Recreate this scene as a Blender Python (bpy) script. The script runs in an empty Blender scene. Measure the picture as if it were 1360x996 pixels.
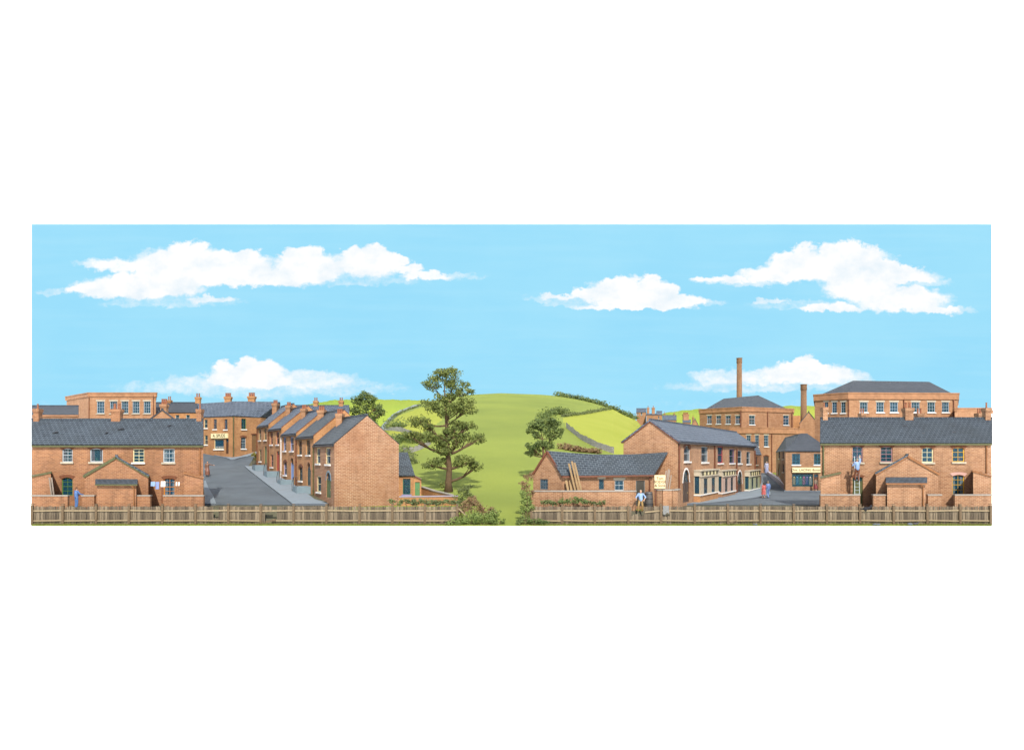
import bpy, bmesh, math, random
import numpy as np
from mathutils import Vector, Matrix, Quaternion
random.seed(7)
C = bpy.context.scene.collection
SC = bpy.context.scene

# ------------------------------------------------------------------ camera, light, exposure
F, CX, HY, H = 1020.0, 680.0, 605.0, 93 * 60 / 1020.0      # focal length and horizon of a level camera 5.5 m up
cam = bpy.data.cameras.new('camera'); cam_o = bpy.data.objects.new('camera', cam); C.objects.link(cam_o)
cam_o.location = (0, 0, H); cam_o.rotation_euler = (math.pi / 2, 0, 0)
cam.sensor_width = 36; cam.lens = F / 1360 * 36; cam.shift_y = (HY - 498) / 1360; cam.clip_end = 3000
SC.camera = cam_o

SUN_AZ, SUN_EL = math.radians(9), math.radians(43)          # to the right of and behind the viewer
world = bpy.data.worlds.new('World'); SC.world = world; world.use_nodes = True
wn = world.node_tree.nodes; wl_ = world.node_tree.links
sky_t = wn.new('ShaderNodeTexSky'); sky_t.sky_type = 'NISHITA'; sky_t.sun_disc = False
sky_t.sun_elevation = SUN_EL; sky_t.sun_rotation = math.pi - SUN_AZ
wl_.new(sky_t.outputs[0], wn['Background'].inputs[0]); wn['Background'].inputs[1].default_value = 0.15
sun = bpy.data.lights.new('sun', 'SUN'); sun.energy = 4.2; sun.angle = math.radians(0.5); sun.color = (1, .95, .87)
sun_o = bpy.data.objects.new('sun', sun); C.objects.link(sun_o)
sd = Vector((math.sin(SUN_AZ) * math.cos(SUN_EL), -math.cos(SUN_AZ) * math.cos(SUN_EL), math.sin(SUN_EL)))
sun_o.rotation_euler = (-sd).to_track_quat('-Z', 'Y').to_euler(); sun_o.location = sd * 100
SC.view_settings.view_transform = 'Standard'; SC.view_settings.look = 'None'
SC.view_settings.exposure = 0.35; SC.view_settings.gamma = 1
SC.render.engine = 'CYCLES'
SC.cycles.max_bounces = 6; SC.cycles.transparent_max_bounces = 12

# ------------------------------------------------------------------ measuring helpers
def P(x, y, D):
    return Vector(((x - CX) * D / F, D, H - (y - HY) * D / F))
def XY(x, D):
    return ((x - CX) * D / F, D)
def ss(a, b, v):
    t = min(1, max(0, (v - a) / (b - a))); return t * t * (3 - 2 * t)
CREST_X = [440, 480, 500, 510, 520, 530, 540, 550, 560, 580, 600, 627, 665, 719, 750, 787, 814, 830, 857, 880, 920]
CREST_Y = [598, 575, 559, 554, 549.5, 545.5, 541.5, 538, 535, 531, 527, 524, 522, 524, 526.5, 533.5, 541, 549, 560, 575, 598]
def ground_z(s, D):
    zl = float(np.interp(D, [60, 61.1, 62, 66, 97, 106, 110, 200, 400], [0, .03, 1.15, 1.15, 4.1, 5.2, 6.3, 6.6, 6.6]))
    if s > 436 and D > 61.9 and D < 78: zl = min(zl, 1.02 + max(0, D-69)*.2)
    zr = float(np.interp(D, [60, 61.1, 62, 67, 100, 140, 200, 400], [0, .03, 1.0, .95, .87, 2.3, 4, 4]))
    yc = float(np.interp(s, CREST_X, CREST_Y)); zk = H + (HY - yc) * 220 / F
    if D < 75: zc = (D - 60) / 15 * 1.94
    elif D < 220:
        t = (D - 75) / 145; zc = 1.94 + (zk - 1.94) * t * (1.2 - .2 * t)
    else: zc = max(3, zk - (D - 220) * .22)
    k = ss(66, 73, D)
    a0, a1 = 596 + (450 - 596) * k, 616 + (530 - 616) * k
    b0, b1 = 692 + (835 - 692) * k, 712 + (905 - 712) * k
    wa, wb = ss(a0, a1, s), ss(b0, b1, s)
    z = zl * (1 - wa) + zc * wa
    return z * (1 - wb) + zr * wb
def gxy(X, Y): return ground_z(X / Y * F + CX, Y)
def hit(x, y, D0=60.0, D1=230.0):
    """distance at which the ground lies on the line of sight through x, y"""
    D = D0; prev = D0
    while D < D1:
        if HY - (ground_z(x, D) - H) * F / D <= y:
            lo, hi = prev, D
            for _ in range(18):
                m = (lo + hi) / 2
                if HY - (ground_z(x, m) - H) * F / m <= y: hi = m
                else: lo = m
            return hi
        prev = D; D += .5
    return D1
def G(x, y, lift=0, D0=60.0):
    D = hit(x, y, D0); s = P(x, y, D); return Vector((s.x, D, ground_z(x, D) + lift))

# ------------------------------------------------------------------ materials (procedural)
MATS = {}
def newmat(name):
    m = bpy.data.materials.new(name); m.use_nodes = True
    return m, m.node_tree.nodes, m.node_tree.links, m.node_tree.nodes['Principled BSDF']
def lin(r, g, b):
    f = lambda c: ((c / 255 + .055) / 1.055) ** 2.4 if c > 10 else c / 255 / 12.92
    return (f(r), f(g), f(b), 1)
def alb(r, g, b, k=.72):
    c = lin(r, g, b); return (c[0]*k, c[1]*k, c[2]*k, 1)
def mixc(n, l, fac, a, b, mode='MIX'):
    m = n.new('ShaderNodeMix'); m.data_type = 'RGBA'; m.blend_type = mode
    for s, v in ((m.inputs[0], fac), (m.inputs[6], a), (m.inputs[7], b)):
        if hasattr(v, 'is_output'): l.new(v, s)
        else: s.default_value = v
    return m.outputs[2]
def noise(n, l, vec, scale, detail=4, rough=.55):
    t = n.new('ShaderNodeTexNoise'); t.inputs['Scale'].default_value = scale
    t.inputs['Detail'].default_value = detail; t.inputs['Roughness'].default_value = rough
    if vec is not None: l.new(vec, t.inputs['Vector'])
    return t.outputs['Fac']
def ramp(n, l, v, a, b):
    m = n.new('ShaderNodeMapRange'); m.clamp = True
    l.new(v, m.inputs[0]); m.inputs[1].default_value = a; m.inputs[2].default_value = b
    return m.outputs[0]
def plain(name, col, rough=.6, var=.18, scale=3.0, metallic=0):
    if name in MATS: return MATS[name]
    m, n, l, b = newmat(name)
    tc = n.new('ShaderNodeTexCoord')
    f = ramp(n, l, noise(n, l, tc.outputs['Object'], scale, 6), .3, .7)
    lo = tuple(c * (1 - var) for c in col[:3]) + (1,); hi = tuple(min(1, c * (1 + var)) for c in col[:3]) + (1,)
    l.new(mixc(n, l, f, lo, hi), b.inputs['Base Color'])
    b.inputs['Roughness'].default_value = rough; b.inputs['Metallic'].default_value = metallic
    MATS[name] = m; return m
def brickmat(name, c1, c2, mortar, stain, bw=.34, rh=.115, ms=.015, pale=None, stainamt=.5):
    if name in MATS: return MATS[name]
    m, n, l, b = newmat(name)
    uv = n.new('ShaderNodeUVMap'); tc = n.new('ShaderNodeTexCoord')
    t = n.new('ShaderNodeTexBrick'); l.new(uv.outputs[0], t.inputs['Vector'])
    t.inputs['Scale'].default_value = 1; t.inputs['Brick Width'].default_value = bw; t.inputs['Row Height'].default_value = rh
    t.inputs['Mortar Size'].default_value = ms; t.inputs['Mortar Smooth'].default_value = .2; t.inputs['Bias'].default_value = 0
    t.inputs['Color1'].default_value = c1; t.inputs['Color2'].default_value = c2; t.inputs['Mortar'].default_value = mortar
    f1 = ramp(n, l, noise(n, l, tc.outputs['Object'], .35, 7, .65), .42, .68)
    col = mixc(n, l, f1, t.outputs['Color'], stain)
    sc = n.new('ShaderNodeMath'); sc.operation = 'MULTIPLY'; l.new(f1, sc.inputs[0]); sc.inputs[1].default_value = stainamt
    col = mixc(n, l, sc.outputs[0], t.outputs['Color'], stain)
    if pale:
        f2 = ramp(n, l, noise(n, l, tc.outputs['Object'], 1.1, 5, .6), .52, .75)
        s2 = n.new('ShaderNodeMath'); s2.operation = 'MULTIPLY'; l.new(f2, s2.inputs[0]); s2.inputs[1].default_value = .55
        col = mixc(n, l, s2.outputs[0], col, pale)
    mp = n.new('ShaderNodeMapping'); mp.inputs['Scale'].default_value = (1.3, 1.3, .28); l.new(tc.outputs['Object'], mp.inputs[0])
    f3 = ramp(n, l, noise(n, l, mp.outputs[0], 1.0, 7, .65), .5, .78)
    s3 = n.new('ShaderNodeMath'); s3.operation = 'MULTIPLY'; l.new(f3, s3.inputs[0]); s3.inputs[1].default_value = .55
    col = mixc(n, l, s3.outputs[0], col, tuple(c*.5 for c in stain[:3])+(1,))
    f4 = ramp(n, l, noise(n, l, tc.outputs['Object'], 6.0, 3, .6), .35, .7)
    s4 = n.new('ShaderNodeMath'); s4.operation = 'MULTIPLY'; l.new(f4, s4.inputs[0]); s4.inputs[1].default_value = .22
    col = mixc(n, l, s4.outputs[0], col, mortar)
    oi = n.new('ShaderNodeObjectInfo')
    hs = n.new('ShaderNodeHueSaturation'); hs.inputs['Saturation'].default_value = .99; l.new(col, hs.inputs['Color'])
    v = n.new('ShaderNodeMapRange'); l.new(oi.outputs['Random'], v.inputs[0]); v.inputs[3].default_value = .86; v.inputs[4].default_value = 1.06
    l.new(v.outputs[0], hs.inputs['Value'])
    l.new(hs.outputs[0], b.inputs['Base Color']); b.inputs['Roughness'].default_value = .85
    bp = n.new('ShaderNodeBump'); bp.inputs['Strength'].default_value = .35; bp.inputs['Distance'].default_value = .02
    iv = n.new('ShaderNodeMath'); iv.operation = 'SUBTRACT'; iv.inputs[0].default_value = 1; l.new(t.outputs['Fac'], iv.inputs[1])
    l.new(iv.outputs[0], bp.inputs['Height']); l.new(bp.outputs[0], b.inputs['Normal'])
    MATS[name] = m; return m
BR_A = brickmat('orange_brick', alb(192, 128, 80, .68), alb(150, 92, 56, .64), alb(208, 162, 120, .7), alb(128, 84, 54, .7), pale=alb(190, 134, 104, .7), stainamt=.65)
BR_B = brickmat('pale_brick', alb(204, 146, 100, .62), alb(158, 102, 64, .6), alb(226, 186, 146, .66), alb(146, 98, 62, .66), pale=alb(214, 166, 130, .66), stainamt=.65)
BR_G = brickmat('gable_brick', alb(206, 140, 94, .58), alb(170, 102, 62, .54), alb(238, 200, 160, .66), alb(176, 112, 70, .62), pale=alb(226, 178, 144, .64), bw=.38, rh=.125, ms=.019, stainamt=.7)
BR_C = brickmat('brown_brick', alb(196, 134, 80, .9), alb(166, 110, 64, .88), alb(208, 164, 114, .9), alb(146, 98, 56, .76), pale=alb(194, 128, 88, .76), stainamt=.6)
BR_F = brickmat('factory_brick', alb(206, 152, 108, .62), alb(182, 126, 84, .6), alb(216, 170, 128, .66), alb(166, 114, 74, .66), pale=alb(218, 168, 128, .66), bw=.5, rh=.16, ms=.012, stainamt=.6)
BR_K = brickmat('stack_brick', alb(166, 122, 80, .6), alb(140, 98, 62, .6), alb(178, 138, 100, .6), alb(116, 84, 56, .6), pale=alb(160, 116, 80, .6))
SLATE = brickmat('grey_slate', alb(72, 84, 94, .42), alb(48, 58, 70, .42), alb(124, 138, 150, .56), alb(60, 68, 70, .42), bw=.42, rh=.3, ms=.02, pale=alb(92, 106, 116, .42))
SLATE_B = brickmat('blue_slate', alb(92, 106, 124, .46), alb(60, 74, 94, .44), alb(146, 160, 176, .56), alb(76, 90, 106, .46), bw=.66, rh=.4, ms=.03, pale=alb(116, 132, 150, .5))
SLATE_D = brickmat('dark_slate', alb(74, 86, 96, .48), alb(48, 58, 70, .48), alb(136, 148, 156, .48), alb(62, 70, 70, .48), bw=.4, rh=.26, ms=.022)
SLATE_F = brickmat('plain_slate', alb(92, 100, 110, .52), alb(80, 88, 98, .52), alb(76, 84, 94, .52), alb(74, 80, 88, .52), bw=.5, rh=.3, ms=.014)
STONE = plain('pale_stone', alb(196, 184, 160, .8), .8, .15, 2)
COPING = plain('grey_coping', alb(170, 162, 150), .8, .15, 2)
CAPBRICK = plain('red_coping', alb(196, 142, 100, .62), .8, .22, 1.5)
ARCHB = plain('arch_brick', alb(138, 84, 52, .6), .85, .2, 6)
TERRA = plain('terracotta', alb(172, 108, 74, .62), .8, .2, 4)
GUTTER = plain('green_gutter', alb(92, 92, 50), .5, .2, 4)
GUTTER_O = plain('ochre_gutter', alb(168, 110, 58, .6), .5, .2, 4)
PIPE = plain('brown_pipe', alb(122, 68, 40), .5, .2, 4)
BLACK = plain('black_iron', alb(46, 48, 52), .5, .2, 4)
WHITE = plain('white_paint', alb(236, 232, 224, .9), .5, .06, 3)
CREAM = plain('cream_paint', alb(234, 220, 170, .9), .5, .08, 3)
ROAD = plain('tarmac', alb(110, 122, 130, .47), .9, .2, .45)
PAVE = brickmat('pavement_slab', alb(170, 182, 188, .8), alb(158, 172, 180, .8), alb(130, 142, 150, .8), alb(140, 150, 156, .66), bw=.9, rh=.6, ms=.02)
KERB = plain('kerb_stone', alb(104, 112, 120), .9, .12, 1.0)
STEPS = plain('step_stone', alb(132, 152, 160), .85, .12, 2)
BARK = plain('bark', alb(112, 88, 60, .6), .9, .3, 5)
SKIN = plain('skin', alb(224, 172, 138), .6, .05, 5)
def paint(name, r, g, b, rough=.5): return plain(name, alb(r, g, b, .8), rough, .1, 3)

def glassmat():
    m, n, l, b = newmat('window_glass')
    oi = n.new('ShaderNodeObjectInfo')
    col = mixc(n, l, oi.outputs['Random'], lin(26, 74, 84), lin(44, 92, 118))
    l.new(col, b.inputs['Base Color']); b.inputs['Roughness'].default_value = .08
    tr = n.new('ShaderNodeBsdfTransparent'); mx = n.new('ShaderNodeMixShader'); mx.inputs[0].default_value = .4
    l.new(tr.outputs[0], mx.inputs[1]); l.new(b.outputs[0], mx.inputs[2]); l.new(mx.outputs[0], n['Material Output'].inputs[0])
    return m
GLASS = glassmat()
def grassmat(name, a, b_, c, scale=.06):
    m, n, l, b = newmat(name); tc = n.new('ShaderNodeTexCoord')
    f = ramp(n, l, noise(n, l, tc.outputs['Object'], scale, 5, .55), .35, .65)
    f2 = ramp(n, l, noise(n, l, tc.outputs['Object'], 3.5, 6, .7), .3, .7)
    col = mixc(n, l, f, a, b_)
    s2 = n.new('ShaderNodeMath'); s2.operation = 'MULTIPLY'; l.new(f2, s2.inputs[0]); s2.inputs[1].default_value = .3
    l.new(mixc(n, l, s2.outputs[0], col, c), b.inputs['Base Color']); b.inputs['Roughness'].default_value = .95
    b.inputs['Specular IOR Level'].default_value = .1
    return m
GRASS = grassmat('meadow', alb(164, 180, 86, .47), alb(180, 194, 90, .5), alb(146, 162, 78, .45))
FIELD = grassmat('yellow_field', alb(188, 196, 76, .53), alb(202, 206, 88, .53), alb(172, 186, 74, .5), .05)
FARF = grassmat('far_meadow', alb(172, 196, 80, .52), alb(198, 206, 84, .52), alb(170, 190, 80, .52), .03)
EARTH = grassmat('rough_yard', alb(128, 126, 98, .5), alb(120, 116, 100, .5), alb(104, 100, 76, .5), .2)
def leafmat(name, a, b_, c):
    m, n, l, b = newmat(name)
    g = n.new('ShaderNodeNewGeometry'); tc = n.new('ShaderNodeTexCoord')
    f = g.outputs['Random Per Island']
    col = mixc(n, l, f, a, b_)
    f2 = ramp(n, l, noise(n, l, tc.outputs['Object'], .9, 3), .4, .65)
    l.new(mixc(n, l, f2, col, c), b.inputs['Base Color']); b.inputs['Roughness'].default_value = .7
    b.inputs['Specular IOR Level'].default_value = .2
    tl = n.new('ShaderNodeBsdfTranslucent'); l.new(col, tl.inputs[0])
    mx = n.new('ShaderNodeMixShader'); mx.inputs[0].default_value = .32
    l.new(b.outputs[0], mx.inputs[1]); l.new(tl.outputs[0], mx.inputs[2]); l.new(mx.outputs[0], n['Material Output'].inputs[0])
    return m
LEAF = leafmat('olive_leaves', alb(92, 106, 52, .74), alb(160, 166, 90, .8), alb(118, 132, 74, .76))
LEAF_D = leafmat('dark_leaves', alb(90, 108, 60, .82), alb(144, 156, 90, .82), alb(114, 132, 80, .82))
LEAF_R = leafmat('russet_leaves', alb(130, 102, 74, .8), alb(180, 150, 108, .8), alb(146, 122, 92, .8))
LEAF_G = leafmat('green_leaves', alb(104, 124, 60, .8), alb(164, 178, 104, .8), alb(130, 148, 80, .8))
LEAF_H = leafmat('hedge_leaves', alb(100, 112, 66, .8), alb(150, 158, 100, .8), alb(120, 130, 86, .8))
def woodmat(name, a, b_, c, bw=.105):
    m, n, l, b = newmat(name); tc = n.new('ShaderNodeTexCoord')
    g = n.new('ShaderNodeNewGeometry')
    mp = n.new('ShaderNodeMapping'); mp.inputs['Scale'].default_value = (9, 9, .8); l.new(tc.outputs['Object'], mp.inputs[0])
    f = ramp(n, l, noise(n, l, mp.outputs[0], 2, 5, .65), .35, .7)
    col = mixc(n, l, g.outputs['Random Per Island'], a, b_)
    s = n.new('ShaderNodeMath'); s.operation = 'MULTIPLY'; l.new(f, s.inputs[0]); s.inputs[1].default_value = .6
    l.new(mixc(n, l, s.outputs[0], col, c), b.inputs['Base Color']); b.inputs['Roughness'].default_value = .85
    return m
FENCE = woodmat('weathered_boards', alb(98, 84, 66, .48), alb(184, 164, 134, .54), alb(92, 78, 60, .48))
FENCE_P = woodmat('fence_posts', alb(112, 92, 66, .6), alb(146, 122, 90, .6), alb(92, 74, 54, .6))
RAILW = woodmat('fence_rails', alb(176, 154, 118, .62), alb(200, 178, 140, .62), alb(140, 120, 88, .6))
PLANK = woodmat('sawn_planks', alb(180, 146, 100, .55), alb(206, 174, 126, .6), alb(160, 128, 86, .5))
PLANK_G = woodmat('grey_planks', alb(150, 136, 120), alb(186, 170, 152), alb(128, 112, 98))

# ------------------------------------------------------------------ mesh builder
OFF = {}
class MB:
    def __init__(s): s.v = []; s.f = []; s.m = []
    def poly(s, pts, mi=0):
        b = len(s.v); s.v += [Vector(p) for p in pts]; s.f.append(list(range(b, b + len(pts)))); s.m.append(mi)
    def box(s, lo, hi, mi=0, M=None):
        x0, y0, z0 = lo; x1, y1, z1 = hi; b = len(s.v)
        vs = [Vector(p) for p in ((x0,y0,z0),(x1,y0,z0),(x1,y1,z0),(x0,y1,z0),(x0,y0,z1),(x1,y0,z1),(x1,y1,z1),(x0,y1,z1))]
        if M is not None: vs = [M @ v for v in vs]
        s.v += vs
        for f in ((0,3,2,1),(4,5,6,7),(0,1,5,4),(1,2,6,5),(2,3,7,6),(3,0,4,7)):
            s.f.append([b + i for i in f]); s.m.append(mi)
    def beam(s, p, q, w, h, mi=0, up=Vector((0,0,1))):
        """box from p to q, w wide sideways and h along up, centred"""
        p, q = Vector(p), Vector(q); d = (q - p); L = d.length; d.normalize()
        side = d.cross(up)
        if side.length < 1e-4: side = Vector((1,0,0))
        side.normalize(); u = side.cross(d)
        M = Matrix((( side.x, d.x, u.x, p.x),(side.y, d.y, u.y, p.y),(side.z, d.z, u.z, p.z),(0,0,0,1)))
        s.box((-w/2, 0, -h/2), (w/2, L, h/2), mi, M)
    def slab(s, pts, th, mi=0):
        """polygon (top side) given thickness downwards along its normal"""
        pts = [Vector(p) for p in pts]; n = (pts[1]-pts[0]).cross(pts[2]-pts[0]).normalized()
        lo = [p - n * th for p in pts]; k = len(pts); b = len(s.v); s.v += pts + lo
        s.f.append([b+i for i in range(k)]); s.m.append(mi); s.f.append([b+k+i for i in reversed(range(k))]); s.m.append(mi)
        for i in range(k):
            j = (i+1) % k; s.f.append([b+i, b+k+i, b+k+j, b+j]); s.m.append(mi)
    def tube(s, path, rad, n=8, mi=0, cap=True):
        path = [Vector(p) for p in path]; k = len(path)
        if not hasattr(rad, '__len__'): rad = [rad] * k
        b = len(s.v); ref = Vector((0,1,0))
        for i, p in enumerate(path):
            d = (path[min(i+1,k-1)] - path[max(i-1,0)]).normalized()
            a = d.cross(ref)
            if a.length < .1: a = d.cross(Vector((1,0,0)))
            a.normalize(); c = d.cross(a)
            for j in range(n):
                t = 2*math.pi*j/n; s.v.append(p + (a*math.cos(t) + c*math.sin(t)) * rad[i])
        for i in range(k-1):
            for j in range(n):
                jj = (j+1) % n
                s.f.append([b+i*n+j, b+i*n+jj, b+(i+1)*n+jj, b+(i+1)*n+j]); s.m.append(mi)
        if cap:
            s.f.append([b+j for j in reversed(range(n))]); s.m.append(mi)
            s.f.append([b+(k-1)*n+j for j in range(n)]); s.m.append(mi)
    def ball(s, c, r, n=10, mi=0, sc=(1,1,1)):
        c = Vector(c); b = len(s.v); rows = n//2
        s.v.append(c + Vector((0,0,r*sc[2])))
        for i in range(1, rows):
            a = math.pi*i/rows
            for j in range(n):
                t = 2*math.pi*j/n
                s.v.append(c + Vector((r*sc[0]*math.sin(a)*math.cos(t), r*sc[1]*math.sin(a)*math.sin(t), r*sc[2]*math.cos(a))))
        s.v.append(c - Vector((0,0,r*sc[2]))); e = len(s.v)-1
        for j in range(n):
            jj = (j+1) % n
            s.f.append([b, b+1+j, b+1+jj]); s.m.append(mi)
            for i in range(rows-2):
                p = b+1+i*n; s.f.append([p+j, p+n+j, p+n+jj, p+jj]); s.m.append(mi)
            p = b+1+(rows-2)*n; s.f.append([p+j, e, p+jj]); s.m.append(mi)
    def cap(s, p, q, r1, r2, n=10, mi=0):
        s.tube([p, q], [r1, r2], n, mi); s.ball(p, r1*.995, n, mi); s.ball(q, r2*.995, n, mi)
    def mesh(s, name, off=Vector((0,0,0)), uv=True, smooth=False):
        me = bpy.data.meshes.new(name)
        me.from_pydata([tuple(v - off) for v in s.v], [], s.f)
        if uv:
            ul = me.uv_layers.new(name='UVMap'); data = np.zeros(len(me.loops)*2, dtype=np.float32); k = 0
            for f in s.f:
                a, b_, c = s.v[f[0]], s.v[f[1]], s.v[f[2]]
                n = (b_-a).cross(c-a)
                if n.length > 0: n.normalize()
                if abs(n.z) > .97: t, bb = Vector((1,0,0)), Vector((0,1,0))
                else:
                    t = Vector((0,0,1)).cross(n).normalized(); bb = n.cross(t)
                for i in f:
                    data[k] = s.v[i].dot(t); data[k+1] = s.v[i].dot(bb); k += 2
            ul.data.foreach_set('uv', data)
        if any(s.m): me.polygons.foreach_set('material_index', s.m)
        if smooth: me.polygons.foreach_set('use_smooth', [True]*len(s.f))
        me.update(); return me
    def build(s, name, mat, parent=None, smooth=False, uv=True, at=None):
        off = OFF.get(parent.name, Vector((0,0,0))) if parent else Vector((0,0,0))
        o0 = Vector(at) if at is not None else off
        me = s.mesh(name, o0, uv, smooth)
        for m in (mat if isinstance(mat, (list, tuple)) else [mat]): me.materials.append(m)
        o = bpy.data.objects.new(name, me); C.objects.link(o)
        if parent: o.parent = parent
        o.location = o0 - off; OFF[o.name] = o0
        return o
def tag(o, label, cat, group=None):
    o['label'] = label; o['category'] = cat
    if group: o['group'] = group
    return o
def thing(name, label, cat, loc, group=None):
    o = bpy.data.objects.new(name, None); C.objects.link(o); o.location = loc; o.empty_display_size = .3
    OFF[o.name] = Vector(loc); return tag(o, label, cat, group)
def structure(o): o['kind'] = 'structure'; return o
def local_obj(name, me, parent, loc=(0,0,0), rz=0):
    o = bpy.data.objects.new(name, me); C.objects.link(o); o.parent = parent; o.location = loc; o.rotation_euler = (0,0,rz)
    return o

# ------------------------------------------------------------------ white floor and wall added as a blank margin, sky backdrop, ground
YB = 400.0
m = MB(); m.poly([(-1500,-200,-.03),(1500,-200,-.03),(1500,YB+3,-.03),(-1500,YB+3,-.03)])
WMARGIN = plain('white_margin', (.92, .92, .92, 1), .95, .0, .1)
WMARGIN.node_tree.nodes['Principled BSDF'].inputs['Specular IOR Level'].default_value = 0
structure(m.build('margin_floor', WMARGIN))
m = MB(); m.poly([(-1500,YB+3,-.03),(1500,YB+3,-.03),(1500,YB+3,700),(-1500,YB+3,700)])
structure(m.build('wall', WMARGIN))  # added white sheet, stands for the blank margin around the view

def skymat():
    m = bpy.data.materials.new('summer_sky'); m.use_nodes = True; n = m.node_tree.nodes; l = m.node_tree.links; n.clear()
    out = n.new('ShaderNodeOutputMaterial'); em = n.new('ShaderNodeEmission'); l.new(em.outputs[0], out.inputs[0])
    tc = n.new('ShaderNodeTexCoord'); sep = n.new('ShaderNodeSeparateXYZ'); l.new(tc.outputs['Object'], sep.inputs[0])
    def M(op, a, b=None, c=None):
        k = n.new('ShaderNodeMath'); k.operation = op
        for i, v in enumerate((a, b, c)):
            if v is None: continue
            if hasattr(v, 'is_output'): l.new(v, k.inputs[i])
            else: k.inputs[i].default_value = v
        return k.outputs[0]
    k = F / YB
    px = M('ADD', M('MULTIPLY', sep.outputs[0], k), CX)
    py = M('ADD', M('MULTIPLY', sep.outputs[2], -k), HY + H * k)
    cv = n.new('ShaderNodeCombineXYZ'); l.new(px, cv.inputs[0]); l.new(M('MULTIPLY', py, 1.35), cv.inputs[1])
    def nz(sc, det, rough, off=0):
        t = n.new('ShaderNodeTexNoise'); t.inputs['Scale'].default_value = sc; t.inputs['Detail'].default_value = det; t.inputs['Roughness'].default_value = rough
        mp = n.new('ShaderNodeMapping'); mp.inputs['Location'].default_value = (off, off*.7, 0); l.new(cv.outputs[0], mp.inputs[0]); l.new(mp.outputs[0], t.inputs[0])
        return t.outputs['Fac']
    n1, n2, n3 = nz(.05, 8, .62), nz(.05, 8, .62, 371), nz(.06, 9, .7, 800)
    wx = M('ADD', px, M('MULTIPLY', M('SUBTRACT', n1, .5), 46))
    wy = M('ADD', py, M('MULTIPLY', M('SUBTRACT', n2, .5), 26))
    EL = [(183,385,110,24,15,1),(244,352,88,30,30,1),(215,374,80,18,18,1),(158,354,50,11,10,.8),(1142,382,62,22,22,1),(319,352,56,22,30,1),(408,360,62,30,24,1),(487,352,64,24,22,1),(568,367,44,8,7,.8),
          (128,352,30,7,6,.5),(323,370,130,22,14,1),(118,384,46,9,7,.9),(280,397,50,6,7,.7),
          (342,502,56,28,18,1),(305,503,38,22,14,.85),(253,510,56,16,16,.45),(415,504,80,16,16,.6),(345,514,210,22,20,.4),
          (830,393,78,25,16,1),(866,390,48,20,16,1),(906,400,44,12,8,1),(741,395,30,6,4,.8),(840,408,100,9,5,1),
          (1127,352,78,31,36,1),(1066,354,60,24,24,1),(1198,370,62,18,10,1),(960,372,54,7,5,.85),(1033,366,64,16,12,1),
          (1198,401,80,24,18,1),(1250,411,36,7,7,1),(1104,409,56,8,7,.9),(1024,401,30,4,3,.6),
          (430,374,190,10,9,.34),(90,387,60,7,6,.4),(230,402,130,9,8,.34),(590,368,70,8,6,.45),(150,349,70,9,7,.4),(790,405,100,9,7,.34),(925,402,50,8,7,.5),(740,397,60,7,6,.4),(985,374,90,8,8,.5),(1060,405,90,10,9,.34),(1225,377,60,8,6,.45),(1262,413,50,8,6,.5),(980,514,150,14,10,.3),(430,516,150,14,12,.32),(230,516,120,14,12,.3),
          (200,540,260,12,30,.2),(560,545,240,10,30,.16),(1000,540,300,12,30,.2),
          (165,373,22,16,8,1),(196,364,24,16,8,1),(238,336,26,16,10,1),(262,330,22,14,8,1),(212,343,22,13,8,1),(330,340,20,12,8,1),(305,343,22,12,8,1),(385,341,20,13,8,1),(412,338,22,14,8,1),(470,336,20,12,8,1),(498,334,22,12,8,1),(524,345,22,12,8,1),(545,357,26,10,8,1),
          (330,484,20,14,8,1),(352,488,20,12,8,1),(300,488,18,12,8,.9),(810,379,20,12,8,1),(832,374,20,12,8,1),(864,373,18,11,8,1),(890,387,20,10,8,1),(778,391,24,10,8,1),
          (1068,334,20,14,8,1),(1044,345,20,12,8,1),(1100,331,20,14,8,1),(1128,328,22,14,8,1),(1152,337,22,14,8,1),(1180,352,24,12,8,1),(1205,360,24,10,8,1),(1215,391,24,12,8,1),(1170,386,24,14,12,1),(1066,480,18,11,8,1),(1084,486,18,10,8,1),(1046,488,18,9,8,.9),
          (1070,498,78,21,16,1),(958,502,54,15,12,.6),(1009,502,48,15,12,.7),(1124,502,48,13,12,.65),(1009,514,150,13,10,.4)]
    acc = None
    for cx, cy, rx, ru, rd, st in EL:
        dx = M('DIVIDE', M('SUBTRACT', wx, cx), rx); dy = M('SUBTRACT', wy, cy)
        up = M('DIVIDE', M('MINIMUM', dy, 0), ru); dn = M('DIVIDE', M('MAXIMUM', dy, 0), rd)
        dy = M('ADD', up, dn)
        d = M('SQRT', M('ADD', M('MULTIPLY', dx, dx), M('MULTIPLY', dy, dy)))
        v = M('MULTIPLY', M('SUBTRACT', 1.0, d), 1.0)
        mr = n.new('ShaderNodeMapRange'); mr.interpolation_type = 'SMOOTHSTEP'; l.new(v, mr.inputs[0]); mr.inputs[1].default_value = -.06; mr.inputs[2].default_value = .5
        v = M('MULTIPLY', mr.outputs[0], st)
        acc = v if acc is None else M('ADD', M('MAXIMUM', acc, v), M('MULTIPLY', M('MINIMUM', acc, v), .18))
    tex = M('ADD', M('MULTIPLY', M('SUBTRACT', n3, .5), 1.1), acc)
    tex = M('MULTIPLY', tex, M('MINIMUM', M('MULTIPLY', acc, 4), 1))
    mr = n.new('ShaderNodeMapRange'); l.new(tex, mr.inputs[0]); mr.inputs[1].default_value = .06; mr.inputs[2].default_value = 1.0; mr.interpolation_type = 'SMOOTHSTEP'
    wide = nz(.004, 5, .6, 90)
    st = n.new('ShaderNodeTexNoise'); st.inputs['Scale'].default_value = 1; st.inputs['Detail'].default_value = 5
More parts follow.
